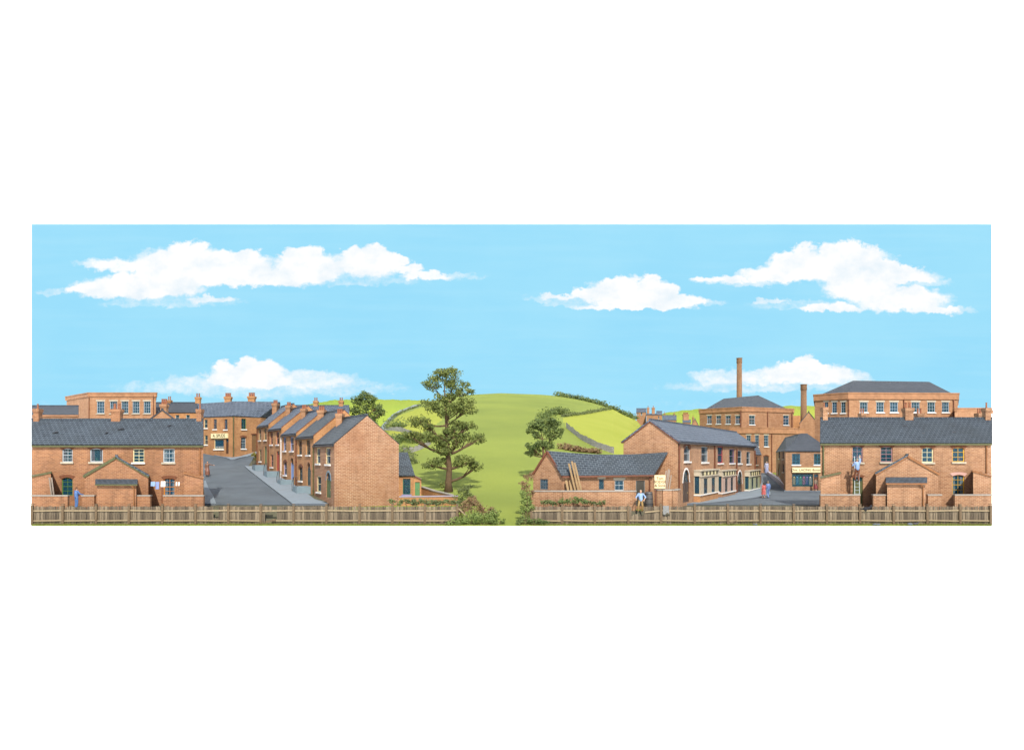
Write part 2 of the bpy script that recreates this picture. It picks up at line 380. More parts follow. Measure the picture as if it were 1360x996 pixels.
    mps = n.new('ShaderNodeMapping'); mps.inputs['Scale'].default_value = (.006, .05, 1); l.new(cv.outputs[0], mps.inputs[0]); l.new(mps.outputs[0], st.inputs[0])
    base = mixc(n, l, ramp(n, l, wide, .3, .7), lin(153, 222, 252), lin(164, 228, 253))
    stf = M('MULTIPLY', ramp(n, l, st.outputs['Fac'], .45, .75), .35); base = mixc(n, l, stf, base, lin(176, 232, 254))
    gsh = ramp(n, l, nz(.022, 6, .6, 55), .46, .7)
    white = mixc(n, l, M('MULTIPLY', gsh, .8), (1.02, 1.02, 1.02, 1), lin(226, 241, 251))
    col = mixc(n, l, mr.outputs[0], base, white)
    l.new(col, em.inputs[0]); em.inputs[1].default_value = 2 ** -SC.view_settings.exposure
    return m
m = MB()
a, b = P(42, 298, YB), P(1317, 298, YB)
m.box((a.x, YB, -.03), (b.x, YB + 1, a.z))
sky_o = structure(m.build('sky', skymat()))
def inpoly(x, y, poly):
    c = False; k = len(poly)
    for i in range(k):
        (x0,y0),(x1,y1) = poly[i], poly[i-1]
        if (y0 > y) != (y1 > y) and x < (x1-x0)*(y-y0)/(y1-y0)+x0: c = not c
    return c
FIELDS = [[(747,555),(752,568),(762,576),(772,584),(785,591),(800,597),(815,603),(868,606),(868,566),(845,558),(830,552),(814,543.5),(800,545.5),(785,548.5),(765,551.5)],
          [(505,580),(512,566),(530,552),(562,540),(588,545),(585,560),(560,575),(545,578)]]
cols = list(np.linspace(42, 1317, 420)); rows = list(60 * (400/60) ** np.linspace(0, 1, 200)); rows += [61.1, 62, 60.4]; rows.sort()
m = MB(); nc = len(cols)
for D in rows:
    for s_ in cols: m.v.append(Vector(((s_-CX)*D/F, D, ground_z(s_, D))))
for j in range(len(rows)-1):
    for i in range(nc-1):
        m.f.append([j*nc+i, j*nc+i+1, (j+1)*nc+i+1, (j+1)*nc+i])
        s_ = (cols[i]+cols[i+1])/2; D = (rows[j]+rows[j+1])/2; y = HY-(ground_z(s_, D)-H)*F/D; mi = 0
        if D > 76 and D < 220:
            for p in FIELDS:
                if inpoly(s_, y, p): mi = 1
        if (D > 61.05 and D < 62.3 and (s_ < 606 or s_ > 708)) or (D > 62.2 and D < 110 and (s_ < 445 or s_ > 900)): mi = 2
        m.m.append(mi)
b0 = len(m.v)
for i, s_ in enumerate(cols): m.v.append(Vector(((s_-CX)*60/F, 60, -.03)))
for i in range(nc-1): m.f.append([b0+i, b0+i+1, i+1, i]); m.m.append(0)
for i_ in (0, nc-1):
    b1 = len(m.v)
    for D in rows: m.v.append(Vector(((cols[i_]-CX)*D/F, D, -.03)))
    for j in range(len(rows)-1):
        q = [b1+j, b1+j+1, (j+1)*nc+i_, j*nc+i_]; m.f.append(q if i_ else q[::-1]); m.m.append(0)
structure(m.build('ground', [GRASS, FIELD, EARTH], smooth=True, uv=False))
def ridge(name, pts, D, mat, back=40):
    m = MB(); k = len(pts); xs = np.linspace(pts[0][0], pts[-1][0], 80)
    for x in xs:
        y = float(np.interp(x, [p[0] for p in pts], [p[1] for p in pts])) + .35*math.sin(x*.31) + .25*math.sin(x*.83)
        for d, f in ((D-60, 0), (D-40, .42), (D-20, .76), (D, 1), (D+back, .3)):
            zt = P(x, y, D).z; m.v.append(Vector(((x-CX)*d/F, d, 1 + (zt-1)*f)))
    for i in range(79):
        for j in range(4): m.f.append([i*5+j, (i+1)*5+j, (i+1)*5+j+1, i*5+j+1]); m.m.append(0)
    return structure(m.build(name, mat, smooth=True, uv=False))
ridge('hill', [(372,604),(380,545),(398,538.5),(445,531),(509,530.5),(558,531.5),(600,534),(640,560),(660,600)], 330, FARF)
ridge('hill', [(860,604),(872,552),(887,547.5),(921,543.5),(985,541),(1045,539),(1085,539),(1180,546),(1290,556),(1316,575)], 330, FARF)

def sheet(name, rws, mat, lift=.03, skirt=0, nx=12, step=1.0, D0=60.0, kind=True, mats=None):
    """surface lying on the ground between two edges; rows of (y, x left, x right) are measured in the photo"""
    ys = [r[0] for r in rws]; m = MB(); n = max(2, int((ys[-1]-ys[0])/step)+1); grid = []
    for y in np.linspace(ys[0], ys[-1], n):
        xl = float(np.interp(y, ys, [r[1] for r in rws])); xr = float(np.interp(y, ys, [r[2] for r in rws]))
        grid.append([G(xl+(xr-xl)*i/nx, y, lift, D0) for i in range(nx+1)])
    w = nx+1
    for r in grid: m.v += r
    for j in range(n-1):
        for i in range(nx): m.f.append([(j+1)*w+i, (j+1)*w+i+1, j*w+i+1, j*w+i]); m.m.append(0)
    if skirt:
        loop = [j*w for j in range(n)] + [(n-1)*w+i for i in range(1, w)] + [j*w+nx for j in range(n-2, -1, -1)] + [i for i in range(nx-1, -1, -1)]
        b = len(m.v)
        for i in loop: m.v.append(m.v[i] - Vector((0,0,skirt)))
        for q in range(len(loop)-1):
            m.f.append([loop[q], b+q, b+q+1, loop[q+1]]); m.m.append(1 if mats else 0)
    o = m.build(name, mats or mat, uv=False)
    return structure(o) if kind else o
# left street, its pavements
sheet('road', [(598.5,262,352),(602,262,345),(608,262,337),(622,266,328),(640,270,349),(655,271,369),(671,271.5,390)], ROAD, .03, 0, 20)
sheet('pavement', [(620.5,325,345),(625,330,352),(635,342.5,372),(645,355,390),(655,368,405),(665,381,418),(671,388.5,440)], PAVE, .16, .25, 8, mats=[PAVE, KERB])
sheet('pavement', [(597,262,275),(601,262.5,296),(604,279,318),(607,290,330),(609,300,319),(611.5,306,311)], PAVE, .16, .25, 10, .5, mats=[PAVE, KERB])
sheet('pavement', [(599,334,345),(601.5,326,344),(604,318,340),(607,309,328)], PAVE, .165, .25, 6, .5, mats=[PAVE, KERB])
sheet('pavement', [(640,271,273),(650,271,277),(661,271,283.5),(671,271,287)], PAVE, .16, .25, 4, mats=[PAVE, KERB])
# right street, its pavements, the lane to the mill
sheet('road', [(652,1000,1092),(656,1000,1092),(664,905,1092),(671,880,1092)], ROAD, .03, 0, 24)
sheet('road', [(627,1008,1021),(632,1004,1026),(640,1000,1035),(652.3,1000,1045)], ROAD, .034, 0, 10)
sheet('pavement', [(640,1000,1010),(648,990,1017),(655,960,1023.5),(658.5,940,1023),(662,920,1006),(665,905,985),(668,893,958),(671,890,925)], PAVE, .16, .25, 14, mats=[PAVE, KERB])
sheet('pavement', [(649.2,1043,1092),(653.6,1041,1092)], PAVE, .15, .25, 10, .8, mats=[PAVE, KERB])
# country lane on the hill
sheet('path', [(537.8,552,560),(540.5,540.5,552),(545,529.5,540),(550,521,531),(556,512,522.5),(562,504.5,515.5),(568,500.5,511.5),(574,497,509)], plain('lane_gravel', alb(150, 162, 160, .62), .9, .1, .5), .12, 0, 6, .8)

# ------------------------------------------------------------------ building kit
CACHE = {}
def cached(key, fn):
    if key not in CACHE: CACHE[key] = fn()
    return CACHE[key]
def with_mat(me, mat): me.materials.append(mat); return me
def arch_z(x, w, top, rise):
    q = min(1, abs(2*x/w)); return top - rise + rise * math.sqrt(max(0, 1-q*q)) if rise > w*.3 else top - rise*q*q
class Bld:
    def __init__(s, name, label, cat, pts, zb, ze, wall, group=None):
        s.p = [Vector((q[0], q[1], 0)) for q in pts]; s.zb, s.ze, s.wall = zb, ze, wall
        loc = Vector((s.p[0].x, s.p[0].y, zb))
        s.root = thing(name, label, cat, loc, group); s.op = {}; s.gab = {}; s.n = len(pts); s.loc = loc
    def dirn(s, i):
        a, b = s.p[i], s.p[(i+1) % s.n]; d = b-a; return a, d.normalized(), d.length
    def on(s, i, x, y):
        a, b = s.p[i], s.p[(i+1) % s.n]; d = b-a; k = (x-CX)/F
        t = (k*a.y-a.x)/(d.x-k*d.y); D = a.y+t*d.y
        return t*d.length, H-(y-HY)*D/F
    def rect(s, i, x0, y0, x1, y1):
        ym = (y0+y1)/2
        u0, _ = s.on(i, x0, ym); u1, _ = s.on(i, x1, ym); xm = (x0+x1)/2
        _, z1 = s.on(i, xm, y0); _, z0 = s.on(i, xm, y1)
        return u0, u1, z0, z1
    def hole(s, i, r): s.op.setdefault(i, []).append(r)
    def world(s, i, u, z, out=0):
        a, d, L = s.dirn(i); nrm = Vector((d.y, -d.x, 0)); q = a + d*u + nrm*out; return Vector((q.x, q.y, z))
    def rot(s, i):
        a, d, L = s.dirn(i); return math.atan2(d.y, d.x)
    def place(s, name, me, i, u, z, parent=None, out=0):
        w = s.world(i, u, z, out)
        return local_obj(name, me, s.root, w - s.loc, s.rot(i))
    def window(s, i, px, frame=None, nx=2, ny=3, arch=.0, sill=None, lintel=None, curtain=None, archmat=None, hole=True, rect=None):
        u0, u1, z0, z1 = rect or s.rect(i, *px)
        w, h = round(u1-u0, 2), round(z1-z0, 2); frame = frame or WHITE; arch = round(arch*w, 2)
        if hole: s.hole(i, (u0, u1, z0, z1))
        uc = (u0+u1)/2; w = u1-u0; h = z1-z0; fw = min(.075, w*.07)
        m = MB()
        dy0, dy1 = .07, .13
        m.box((-w/2, dy0, 0), (-w/2+fw, dy1, h)); m.box((w/2-fw, dy0, 0), (w/2, dy1, h))
        m.box((-w/2+fw, dy0, 0), (w/2-fw, dy1, fw)); m.box((-w/2+fw, dy0, h-fw), (w/2-fw, dy1, h))
        b = fw*.42
        for k in range(1, nx): x = -w/2+w*k/nx; m.box((x-b/2, dy0+.012, fw), (x+b/2, dy1-.012, h-fw))
        for k in range(1, ny):
            z = h*k/ny; bb = b*1.5 if (k == ny//2 and ny % 2 == 0) else b
            m.box((-w/2+fw, dy0+.01, z-bb/2), (w/2-fw, dy1-.01, z+bb/2))
        fr = s.place('window', with_mat(m.mesh('window'), frame), i, uc, z0)
        m = MB(); m.box((-w/2+.01, .1, .01), (w/2-.01, .112, h-.01)); local_obj('pane', with_mat(m.mesh('pane'), GLASS), fr)
        if sill:
            m = MB(); m.box((-w/2-.1, -.12, -.14), (w/2+.1, .07, 0)); local_obj('sill', with_mat(m.mesh('sill'), sill), fr)
        if lintel:
            m = MB(); m.box((-w/2-.12, -.025, h), (w/2+.12, .06, h+.2)); local_obj('lintel', with_mat(m.mesh('lintel'), lintel), fr)
        if arch > 0:
            s.archpiece(fr, w, h, arch, archmat or ARCHB)
        if curtain:
            m = MB()
            for sx in (-1, 1):
                n = 5; pts = []
                for k in range(n+1):
                    t = k/n; pts.append((sx*(w/2-.03-t*w*.27), .135+.03*(k % 2)))
                for k in range(n):
                    (xa, ya), (xb, yb) = pts[k], pts[k+1]
                    m.poly([(xa,ya,.03),(xb,yb,.03),(xb*1.0,yb,h-.03),(xa,ya,h-.03)])
            local_obj('curtain', with_mat(m.mesh('curtain'), curtain), fr)
        return fr
    def archpiece(s, par, w, h, rise, mat, ring=.24):
        m = MB(); n = 12; xs = [-w/2 + w*k/n for k in range(n+1)]
        for k in range(n):
            xa, xb = xs[k], xs[k+1]; za, zb = arch_z(xa, w, h, rise), arch_z(xb, w, h, rise)
            m.poly([(xa,-.006,za),(xb,-.006,zb),(xb,-.006,h+.002),(xa,-.006,h+.002)])
            m.poly([(xa,-.006,za),(xa,.12,za),(xb,.12,zb),(xb,-.006,zb)])
        local_obj('spandrel', with_mat(m.mesh('spandrel'), s.wall), par)
        m = MB()
        for k in range(n):
            xa, xb = xs[k], xs[k+1]; za, zb = arch_z(xa, w, h, rise), arch_z(xb, w, h, rise)
            oa = Vector((xa*(1+2*ring/w), 0, (za-h+rise)+h-rise+ring)); ob = Vector((xb*(1+2*ring/w), 0, zb+ring))
            if rise > w*.3:
                ca = Vector((xa, 0, za-(h-rise))); cb = Vector((xb, 0, zb-(h-rise)))
                oa = ca*(1+2*ring/w)+Vector((0,0,h-rise)); ob = cb*(1+2*ring/w)+Vector((0,0,h-rise))
            A, B = (xa,-.03,za), (xb,-.03,zb); Cc, Dd = (ob.x,-.03,ob.z), (oa.x,-.03,oa.z)
            m.poly([A, B, Cc, Dd]); m.poly([(xa,0,za),(xb,0,zb),B,A]); m.poly([Dd,Cc,(ob.x,0,ob.z),(oa.x,0,oa.z)])
        local_obj('arch', with_mat(m.mesh('arch'), mat), par)
    def door(s, i, px, mat, arch=0, archmat=None, fan=True, panels=True, frame=None, rect=None, handle=True):
        u0, u1, z0, z1 = rect or s.rect(i, *px); s.hole(i, (u0, u1, z0, z1)); w, h = u1-u0, z1-z0; uc = (u0+u1)/2
        hd = h - (w*.5 if (arch > .3) else (.42 if fan else 0)); m = MB()
        m.box((-w/2+.06, .09, 0), (w/2-.06, .14, hd-.03))
        if panels:
            for sx in (-1, 1):
                for za, zb in ((.12, .42), (.5, .94)):
                    m.box((sx*w*.22-w*.14, .075, hd*za), (sx*w*.22+w*.14, .092, hd*zb))
        d = s.place('door', with_mat(m.mesh('door'), mat), i, uc, z0)
        m = MB(); fw = .06
        m.box((-w/2, .06, 0), (-w/2+fw, .15, h)); m.box((w/2-fw, .06, 0), (w/2, .15, h)); m.box((-w/2+fw, .06, hd-.03), (w/2-fw, .15, hd+.04))
        m.box((-w/2+fw, .06, h-.05), (w/2-fw, .15, h))
        local_obj('door_frame', with_mat(m.mesh('door_frame'), frame or mat), d)
        if fan or arch > .3:
            m = MB(); m.box((-w/2+fw, .1, hd+.04), (w/2-fw, .112, h-.05)); local_obj('fanlight', with_mat(m.mesh('fanlight'), GLASS), d)
        if handle:
            m = MB(); m.ball((w*.3, .06, hd*.47), .04, 8); local_obj('handle', with_mat(m.mesh('handle'), paint('brass', 190, 150, 70, .3)), d)
        if arch: s.archpiece(d, w, h, round(arch*w, 2), archmat or ARCHB, .18)
        return d
    def walls(s, mat=None, under=1.5, edges=None):
        m = MB()
        for i in range(s.n):
            a, d, L = s.dirn(i); nin = Vector((-d.y, d.x, 0))
            ops = s.op.get(i, [])
            zt = s.ze if not isinstance(s.ze, (list, tuple)) else None
            za, zb = (s.ze, s.ze) if zt is not None else (s.ze[i], s.ze[(i+1) % s.n])
            ztop = min(za, zb)
            us = sorted({0, L} | {min(L, max(0, o[0])) for o in ops} | {min(L, max(0, o[1])) for o in ops})
            zs = sorted({s.zb-under, ztop} | {min(ztop, o[2]) for o in ops} | {min(ztop, o[3]) for o in ops})
            pt = lambda u, z, k=0: a + d*u + nin*k + Vector((0,0,z))
            for p in range(len(us)-1):
                for q in range(len(zs)-1):
                    uc, zc = (us[p]+us[p+1])/2, (zs[q]+zs[q+1])/2
                    if any(o[0] < uc < o[1] and o[2] < zc < o[3] for o in ops): continue
                    m.poly([pt(us[p],zs[q]), pt(us[p+1],zs[q]), pt(us[p+1],zs[q+1]), pt(us[p],zs[q+1])])
            if abs(za-zb) > .01:
                m.poly([pt(0,ztop), pt(L,ztop), pt(L,zb), pt(0,za)] if False else ([pt(0,ztop), pt(L,ztop), pt(L,zb)] if zb > za else [pt(0,ztop), pt(L,ztop), pt(0,za)]))
            for o in ops:
                u0, u1, z0, z1 = o; k = .16
                m.poly([pt(u0,z0),pt(u0,z0,k),pt(u1,z0,k),pt(u1,z0)]); m.poly([pt(u0,z1),pt(u1,z1),pt(u1,z1,k),pt(u0,z1,k)])
                m.poly([pt(u0,z0),pt(u0,z1),pt(u0,z1,k),pt(u0,z0,k)]); m.poly([pt(u1,z0),pt(u1,z0,k),pt(u1,z1,k),pt(u1,z1)])
            if i in s.gab:
                g = s.gab[i]; m.poly([pt(0, za), pt(L, zb), g])
        return m.build('wall', mat or s.wall, s.root)
    def gable(s, edges, rise, ridge=None):
        """ridge over the middle of two opposite end edges"""
        out = []
        for i in edges:
            a, d, L = s.dirn(i); q = a + d*L/2
            z = (s.ze if not isinstance(s.ze, (list, tuple)) else s.ze[i]) + rise
            g = Vector((q.x, q.y, z)); s.gab[i] = g; out.append(g)
        return out
    def slope(s, m, a, b, rb, ra, ov=.25, oe=.12, th=.12):
        """roof slope from eaves a-b up to ridge ra-rb, with overhangs"""
        a, b, ra, rb = Vector(a), Vector(b), Vector(ra), Vector(rb)
        da = (a-ra).normalized(); db = (b-rb).normalized(); e = (b-a).normalized()
        up = Vector((0,0,.1))
        A = a + da*ov - e*oe + up; B = b + db*ov + e*oe + up
        RA = ra - (e*oe if (ra-rb).length > .01 else Vector((0,0,0))) + up; RB = rb + (e*oe if (ra-rb).length > .01 else Vector((0,0,0))) + up
        pts = [A, B, RB, RA] if (RA-RB).length > .02 else [A, B, RB]
        m.slab(pts, th)
        return A, B
    def gable_roof(s, front, back, left, right, rise, mat, ov=.25, oe=.12, gutter=None, verge=None, ridge_mat=None):
        g = s.gable((left, right), rise); gl, gr = s.gab[left], s.gab[right]
        z = lambda k: s.ze if not isinstance(s.ze, (list, tuple)) else s.ze[k]
        V = lambda k: Vector((s.p[k].x, s.p[k].y, z(k)))
        m = MB(); f = front; b = back
        A, B = s.slope(m, V(f), V((f+1) % s.n), gr, gl, ov, oe); s.slope(m, V(b), V((b+1) % s.n), gl, gr, ov, oe)
        r = m.build('roof', mat, s.root)
        e = (gr-gl).normalized(); m = MB()
        m.beam(gl-e*oe+Vector((0,0,.12)), gr+e*oe+Vector((0,0,.12)), .22, .14); m.build('ridge_tiles', ridge_mat or mat, r)
        if gutter:
            m = MB(); dn = Vector((0,0,-.16)); m.beam(A+dn, B+dn, .14, .15); m.build('gutter', gutter, s.root)
        if verge:
            for side, gg in ((left, gl), (right, gr)):
                m = MB()
                for k in (side, (side+1) % s.n):
                    p = V(k); o = (gg-p).normalized(); nrm = s.dirn(side)[1]; nn = Vector((nrm.y, -nrm.x, 0))*.06
                    m.beam(p-o*ov+nn+Vector((0,0,-.02)), gg+nn+Vector((0,0,-.02)), .07, .2)
                m.build('bargeboard', verge, s.root)
        return r
    def chimney(s, x0, x1, y0, y1, D, pots=2, pot_h=.5, dep=None, mat=None, potmat=None, deep=1.2):
        return chimney(s.root, x0, x1, y0, y1, D, pots, pot_h, dep, mat or s.wall, potmat, deep)
    def pipe(s, i, x, y0, y1, mat=PIPE, r=.05):
        u, z1 = s.on(i, x, y0); _, z0 = s.on(i, x, y1)
        m = MB(); p, q = s.world(i, u, z0, .09), s.world(i, u, z1, .09)
        m.tube([p, q], r, 8)
        for t in (.2, .55, .9): c = p.lerp(q, t); m.tube([c-Vector((0,0,.05)), c+Vector((0,0,.05))], r*1.5, 8)
        return m.build('downpipe', mat, s.root)
    def parapet(s, h, mat, out=.1, cop=.14):
        m = MB(); z = s.ze
        for i in range(s.n):
            a, d, L = s.dirn(i); nrm = Vector((d.y,-d.x,0))
            M = Matrix(((d.x,-nrm.x,0,a.x),(d.y,-nrm.y,0,a.y),(0,0,1,0),(0,0,0,1)))
            m.box((-out*.7, -out, z-h), (L+out*.7, .28, z), 0, M)
            m.box((-out, -out-.06, z+.002), (L+out, .32, z+cop), 0, M)
        return m.build('parapet', mat, s.root)
    def flat(s, mat, drop=.4):
        m = MB(); m.poly([Vector((q.x,q.y,s.ze-drop)) for q in s.p]); return m.build('roof', mat, s.root)
def chimney(root, x0, x1, y0, y1, D, pots=2, pot_h=.5, dep=None, mat=None, potmat=None, deep=1.2):
    a, b = P(x0, y0, D), P(x1, y1, D); w = b.x-a.x; dep = dep or max(.55, w*.6); zt, zb = a.z, b.z-deep
    cx = (a.x+b.x)/2; m = MB(); z1 = zt-.16
    m.box((cx-w*.42, D-dep/2, zb), (cx+w*.42, D+dep/2, z1-.22)); m.box((cx-w*.46, D-dep/2-.05, z1-.219), (cx+w*.46, D+dep/2+.05, z1-.1))
    m.box((cx-w/2, D-dep/2-.1, z1-.099), (cx+w/2, D+dep/2+.1, zt))
    c = m.build('chimney', mat, root)
    for k in range(pots):
        px = cx + (k-(pots-1)/2)*w*.8/max(1, pots)*1.0; r = min(.16, w*.13); m = MB()
        m.tube([(px,D,zt-.02),(px,D,zt+pot_h*.85),(px,D,zt+pot_h*.86),(px,D,zt+pot_h)], [r*1.1, r*.85, r*1.05, r*1.05], 10)
        m.build('chimney_pot', potmat or TERRA, c)
    return c
def lettering(text, parent, i_world, rz, size, mat, name='lettering'):
    cu = bpy.data.curves.new(name, 'FONT'); cu.body = text; cu.size = size; cu.extrude = .01; cu.align_x = 'CENTER'; cu.align_y = 'CENTER'; cu.space_line = .95
    cu.resolution_u = 3; tmp = bpy.data.objects.new(name, cu); C.objects.link(tmp); dg = bpy.context.evaluated_depsgraph_get()
    me = bpy.data.meshes.new_from_object(tmp.evaluated_get(dg)); bpy.data.objects.remove(tmp); me.materials.clear(); me.materials.append(mat)
    o = bpy.data.objects.new(name, me); C.objects.link(o); o.parent = parent
    o.location = i_world - OFF[parent.name]; o.rotation_euler = (math.pi/2, 0, rz); return o
def wall_run(name, label, pts, zt, zb, th, mat, cop, copn='coping', cat='garden wall', group=None):
    """free-standing brick wall along a polyline of (X, Y), top height per point"""
    p0 = Vector((pts[0][0], pts[0][1], zb)); r = thing(name, label, cat, p0, group); m, c = MB(), MB()
    for k in range(len(pts)-1):
        a, b = Vector((pts[k][0], pts[k][1], 0)), Vector((pts[k+1][0], pts[k+1][1], 0)); d = (b-a).normalized(); n = Vector((d.y,-d.x,0))*th/2
        za, zc = zt[k], zt[k+1]; U = lambda z: Vector((0,0,z))
        q = [a+n+U(zb), b+n+U(zb), b-n+U(zb), a-n+U(zb), a+n+U(za), b+n+U(zc), b-n+U(zc), a-n+U(za)]
        for f in ((0,1,5,4),(1,2,6,5),(2,3,7,6),(3,0,4,7),(4,5,6,7)): m.poly([q[j] for j in f])
        c.beam(a+U(za+.05)-d*.03, b+U(zc+.05)+d*.03, th+.1, .09)
    m.build('wall', mat, r); c.build(copn, cop, r); return r

exec_parts = []
# ------------------------------------------------------------------ left side: row of cottages seen from the back
def house_front(b, i): pass
GREENP, BLUEP, ORANGEP = paint('green_paint', 96, 132, 62), paint('pale_blue_paint', 150, 170, 214), paint('orange_paint', 220, 140, 50)
YELP = paint('yellow_paint', 226, 176, 60); GREYB = paint('grey_blue_paint', 196, 200, 200)
CURT_W, CURT_P = plain('white_curtain', alb(240, 238, 230, .9), .9, .06, 6), plain('pink_curtain', alb(214, 170, 160), .9, .1, 6)
D = 66.0; zA = 1.15
def zat(y, D): return H-(y-HY)*D/F
A = Bld('cottage_row', 'long orange brick cottage row with slate roof at the left end of the fence', 'house',
        [XY(42.5, 66), XY(269.8, 66), XY(269.3, 72), XY(42.5, 72)], zA, zat(590, 66), BR_A, 'brick cottage rows behind the fence')
A.window(0, (82.5,595.5,96.5,613.5), GREYB, 2, 4, .12, STONE, curtain=CURT_P)
A.window(0, (119.5,595.5,136.5,613.5), GREYB, 1, 1, .12, STONE, curtain=CURT_P)
A.window(0, (176.5,596,191.5,614), CREAM, 2, 4, 0, WHITE)
A.window(0, (216.5,596,232,614), GREYB, 2, 3, 0, STONE, curtain=CURT_W)
A.window(0, (82,634,96.5,658), GREENP, 2, 4, .16, None)
A.window(0, (217.5,635,232.5,658), ORANGEP, 2, 4, .14, None, curtain=CURT_W)
A.gable_roof(0, 2, 3, 1, zat(558.5, 69)-zat(590, 66), SLATE, .22, .02, GUTTER)
A.pipe(0, 266.2, 592, 671, GUTTER_O)
A.walls()
A.chimney(148.5, 162.5, 543.5, 560, 69, 2, .5); A.chimney(46, 54.5, 543, 560, 69, 1, .45); A.chimney(262, 269.3, 543.5, 560, 69, 1, .5)
def slate_holes(b, spots):
    for x, y, w in spots:
        t = (590-y)/31.5; Dq = 66+3*t; p = P(x, y, Dq); m = MB()
        for dx, dz in ((0,0),(w*.6,.1)):
            a = p+Vector((dx-w/2, -.08, .14+dz*.7)); m.slab([a, a+Vector((w,0,0)), a+Vector((w,.12,.09)), a+Vector((0,.12,.09))], .03)
        m.build('slate_hole_patch', BLACK, b.root)  # darkness of missing-slate holes put in as black slabs
slate_holes(A, ((72.5,577.5,.3),(159.5,573,.32),(224,568.5,.2),(141,578,.16)))
# back extensions
def mono(b, mat, ov=.12, th=.1):
    q = [Vector((p.x, p.y, z+.05)) for p, z in zip(b.p, b.ze)]; c = sum(q, Vector())/4
    q = [p + ((p-c)*Vector((1,1,0)).length/((p-c).length) * Vector((p.x-c.x, p.y-c.y, 0)).normalized() * ov if False else Vector((p.x-c.x, p.y-c.y, 0)).normalized()*ov) for p in q]
    m = MB(); m.slab(q, th); return m.build('roof', mat, b.root)
def rect_fp(x0, x1, Da, Db): return [XY(x0, Da), XY(x1, Da), XY(x1, Db), XY(x0, Db)]
def extension(name, label, x0, x1, xa, ye, ya, D0, verge):
    b = Bld(name, label, 'outhouse', rect_fp(x0, x1, D0, 66.4), 1.0, zat(ye, D0), BR_A if x0 < 600 else BR_B)
    b.gable_roof(1, 3, 0, 2, zat(ya, D0)-zat(ye, D0), SLATE_D, .1, .1, None, verge); b.walls(); return b
def porch(name, label, x0, x1, yr, ye, D0, D1, wall, xw0, xw1, pipe_x):
    b = Bld(name, label, 'outhouse', rect_fp(xw0, xw1, D0, D1), .8, [zat(ye, D0)]*2+[zat(yr, D1)]*2, wall)
    q = [P(x0, ye, D0-.2), P(x1, ye, D0-.2), P(x1, yr, D1), P(x0, yr, D1)]; m = MB(); m.slab(q, .1); m.build('roof', SLATE, b.root)
    m = MB(); m.beam(P(x0, ye+1.4, D0-.24), P(x1, ye+1.4, D0-.24), .1, .1); m.build('gutter', GUTTER_O if x0 > 600 else GUTTER, b.root)
    a = P(pipe_x-2.5, ye+2, D0-.22); m = MB(); z0 = .9
    m.tube([a, a+Vector((.03,0,-.12)), P(pipe_x, ye+6, D0-.1), P(pipe_x, 680, D0-.1)], .05, 8); m.build('downpipe', GUTTER_O, b.root)
    b.walls(); return b
e1 = extension('wash_house', 'gabled brick wash house jutting from the left cottage row, green edged gable', 112.5, 197, 156.8, 632, 607, 63.2, GUTTER)
porch('coal_shed', 'low brick shed with grey slate lean-to roof in front of the left wash house', 126.5, 182.5, 636, 642.5, 61.9, 63.15, BR_A, 128.6, 181, 177.8)
b = Bld('privy', 'small brick lean-to cut by the left edge beside leaning poles', 'outhouse', [XY(42.5,63), XY(67.5,63), XY(67.5,66.3), XY(42.5,66.3)], 1.0,
        [zat(633,63), zat(627.5,63), zat(627.5,63), zat(633,63)], BR_A); mono(b, GUTTER); b.walls()
b = Bld('privy', 'small brick lean-to with sloping ochre verge beside the street, right end of left cottages', 'outhouse', rect_fp(245, 270, 63, 66.3), 1.0,
        [zat(628,63), zat(635,63), zat(635,63), zat(628,63)], BR_A); mono(b, GUTTER_O); b.walls()
for x in (66, 69):
    m = MB(); m.beam(P(x-.6, 634, 62.75), P(x+4, 671, 62.45), .09, .05); tag(m.build('pole', PLANK_G, None, at=P(x, 660, 62.6)), 'grey pole leaning on the leftmost brick lean-to', 'pole', 'poles leaning on the left lean-to')
zt = lambda y, D: zat(y, D)-.08
wg = 'low brick yard walls'
def yard(label, x0, x1, y=657.5, D=62.25, mat=BR_A):
    return wall_run('yard_wall', label, [XY(x0, D), XY(x1, D)], [zt(y, D)]*2, .4, .26, mat, COPING, group=wg)
yard('low brick yard wall at the far left edge, left of the man in blue', 43.4, 91)
yard('short brick yard wall between the man in blue and the coal shed', 109.7, 126.2)
yard('short brick yard wall stub right of the left coal shed', 181.4, 200.5)
yard('brick yard wall below the clothes line, beside the left street', 218, 271)

# ------------------------------------------------------------------ factory and roofs behind the left cottages
FW = paint('blue_grey_window_paint', 176, 190, 200)
b = Bld('factory', 'flat topped brick factory with five tall windows behind the left cottages', 'factory', [XY(117.3,110), XY(207,110), XY(206.5,118), XY(88.5,117.5)], 6, zat(522.5,110), BR_F)
for x0, x1 in ((128.6,138.6),(146,155.6),(161.2,170.4),(176,185.2),(190.8,200)): b.window(0, (x0,533,x1,549), FW, 3, 4, 0, STONE, STONE)
b.parapet(.5, CAPBRICK); b.flat(SLATE_F); b.pipe(0, 118.6, 525, 565); b.pipe(0, 204, 525, 565); b.walls()
b = Bld('workshop_building', 'low brick building with plain slate roof at the far left below the factory', 'building', [XY(42.5,95), XY(104.5,95), XY(104.5,103), XY(42.5,103)], 6, zat(551,95), BR_F)
b.gable_roof(0, 2, 3, 1, zat(540, 99)-zat(551, 95), SLATE_F, .15, -.02, CAPBRICK); b.walls()
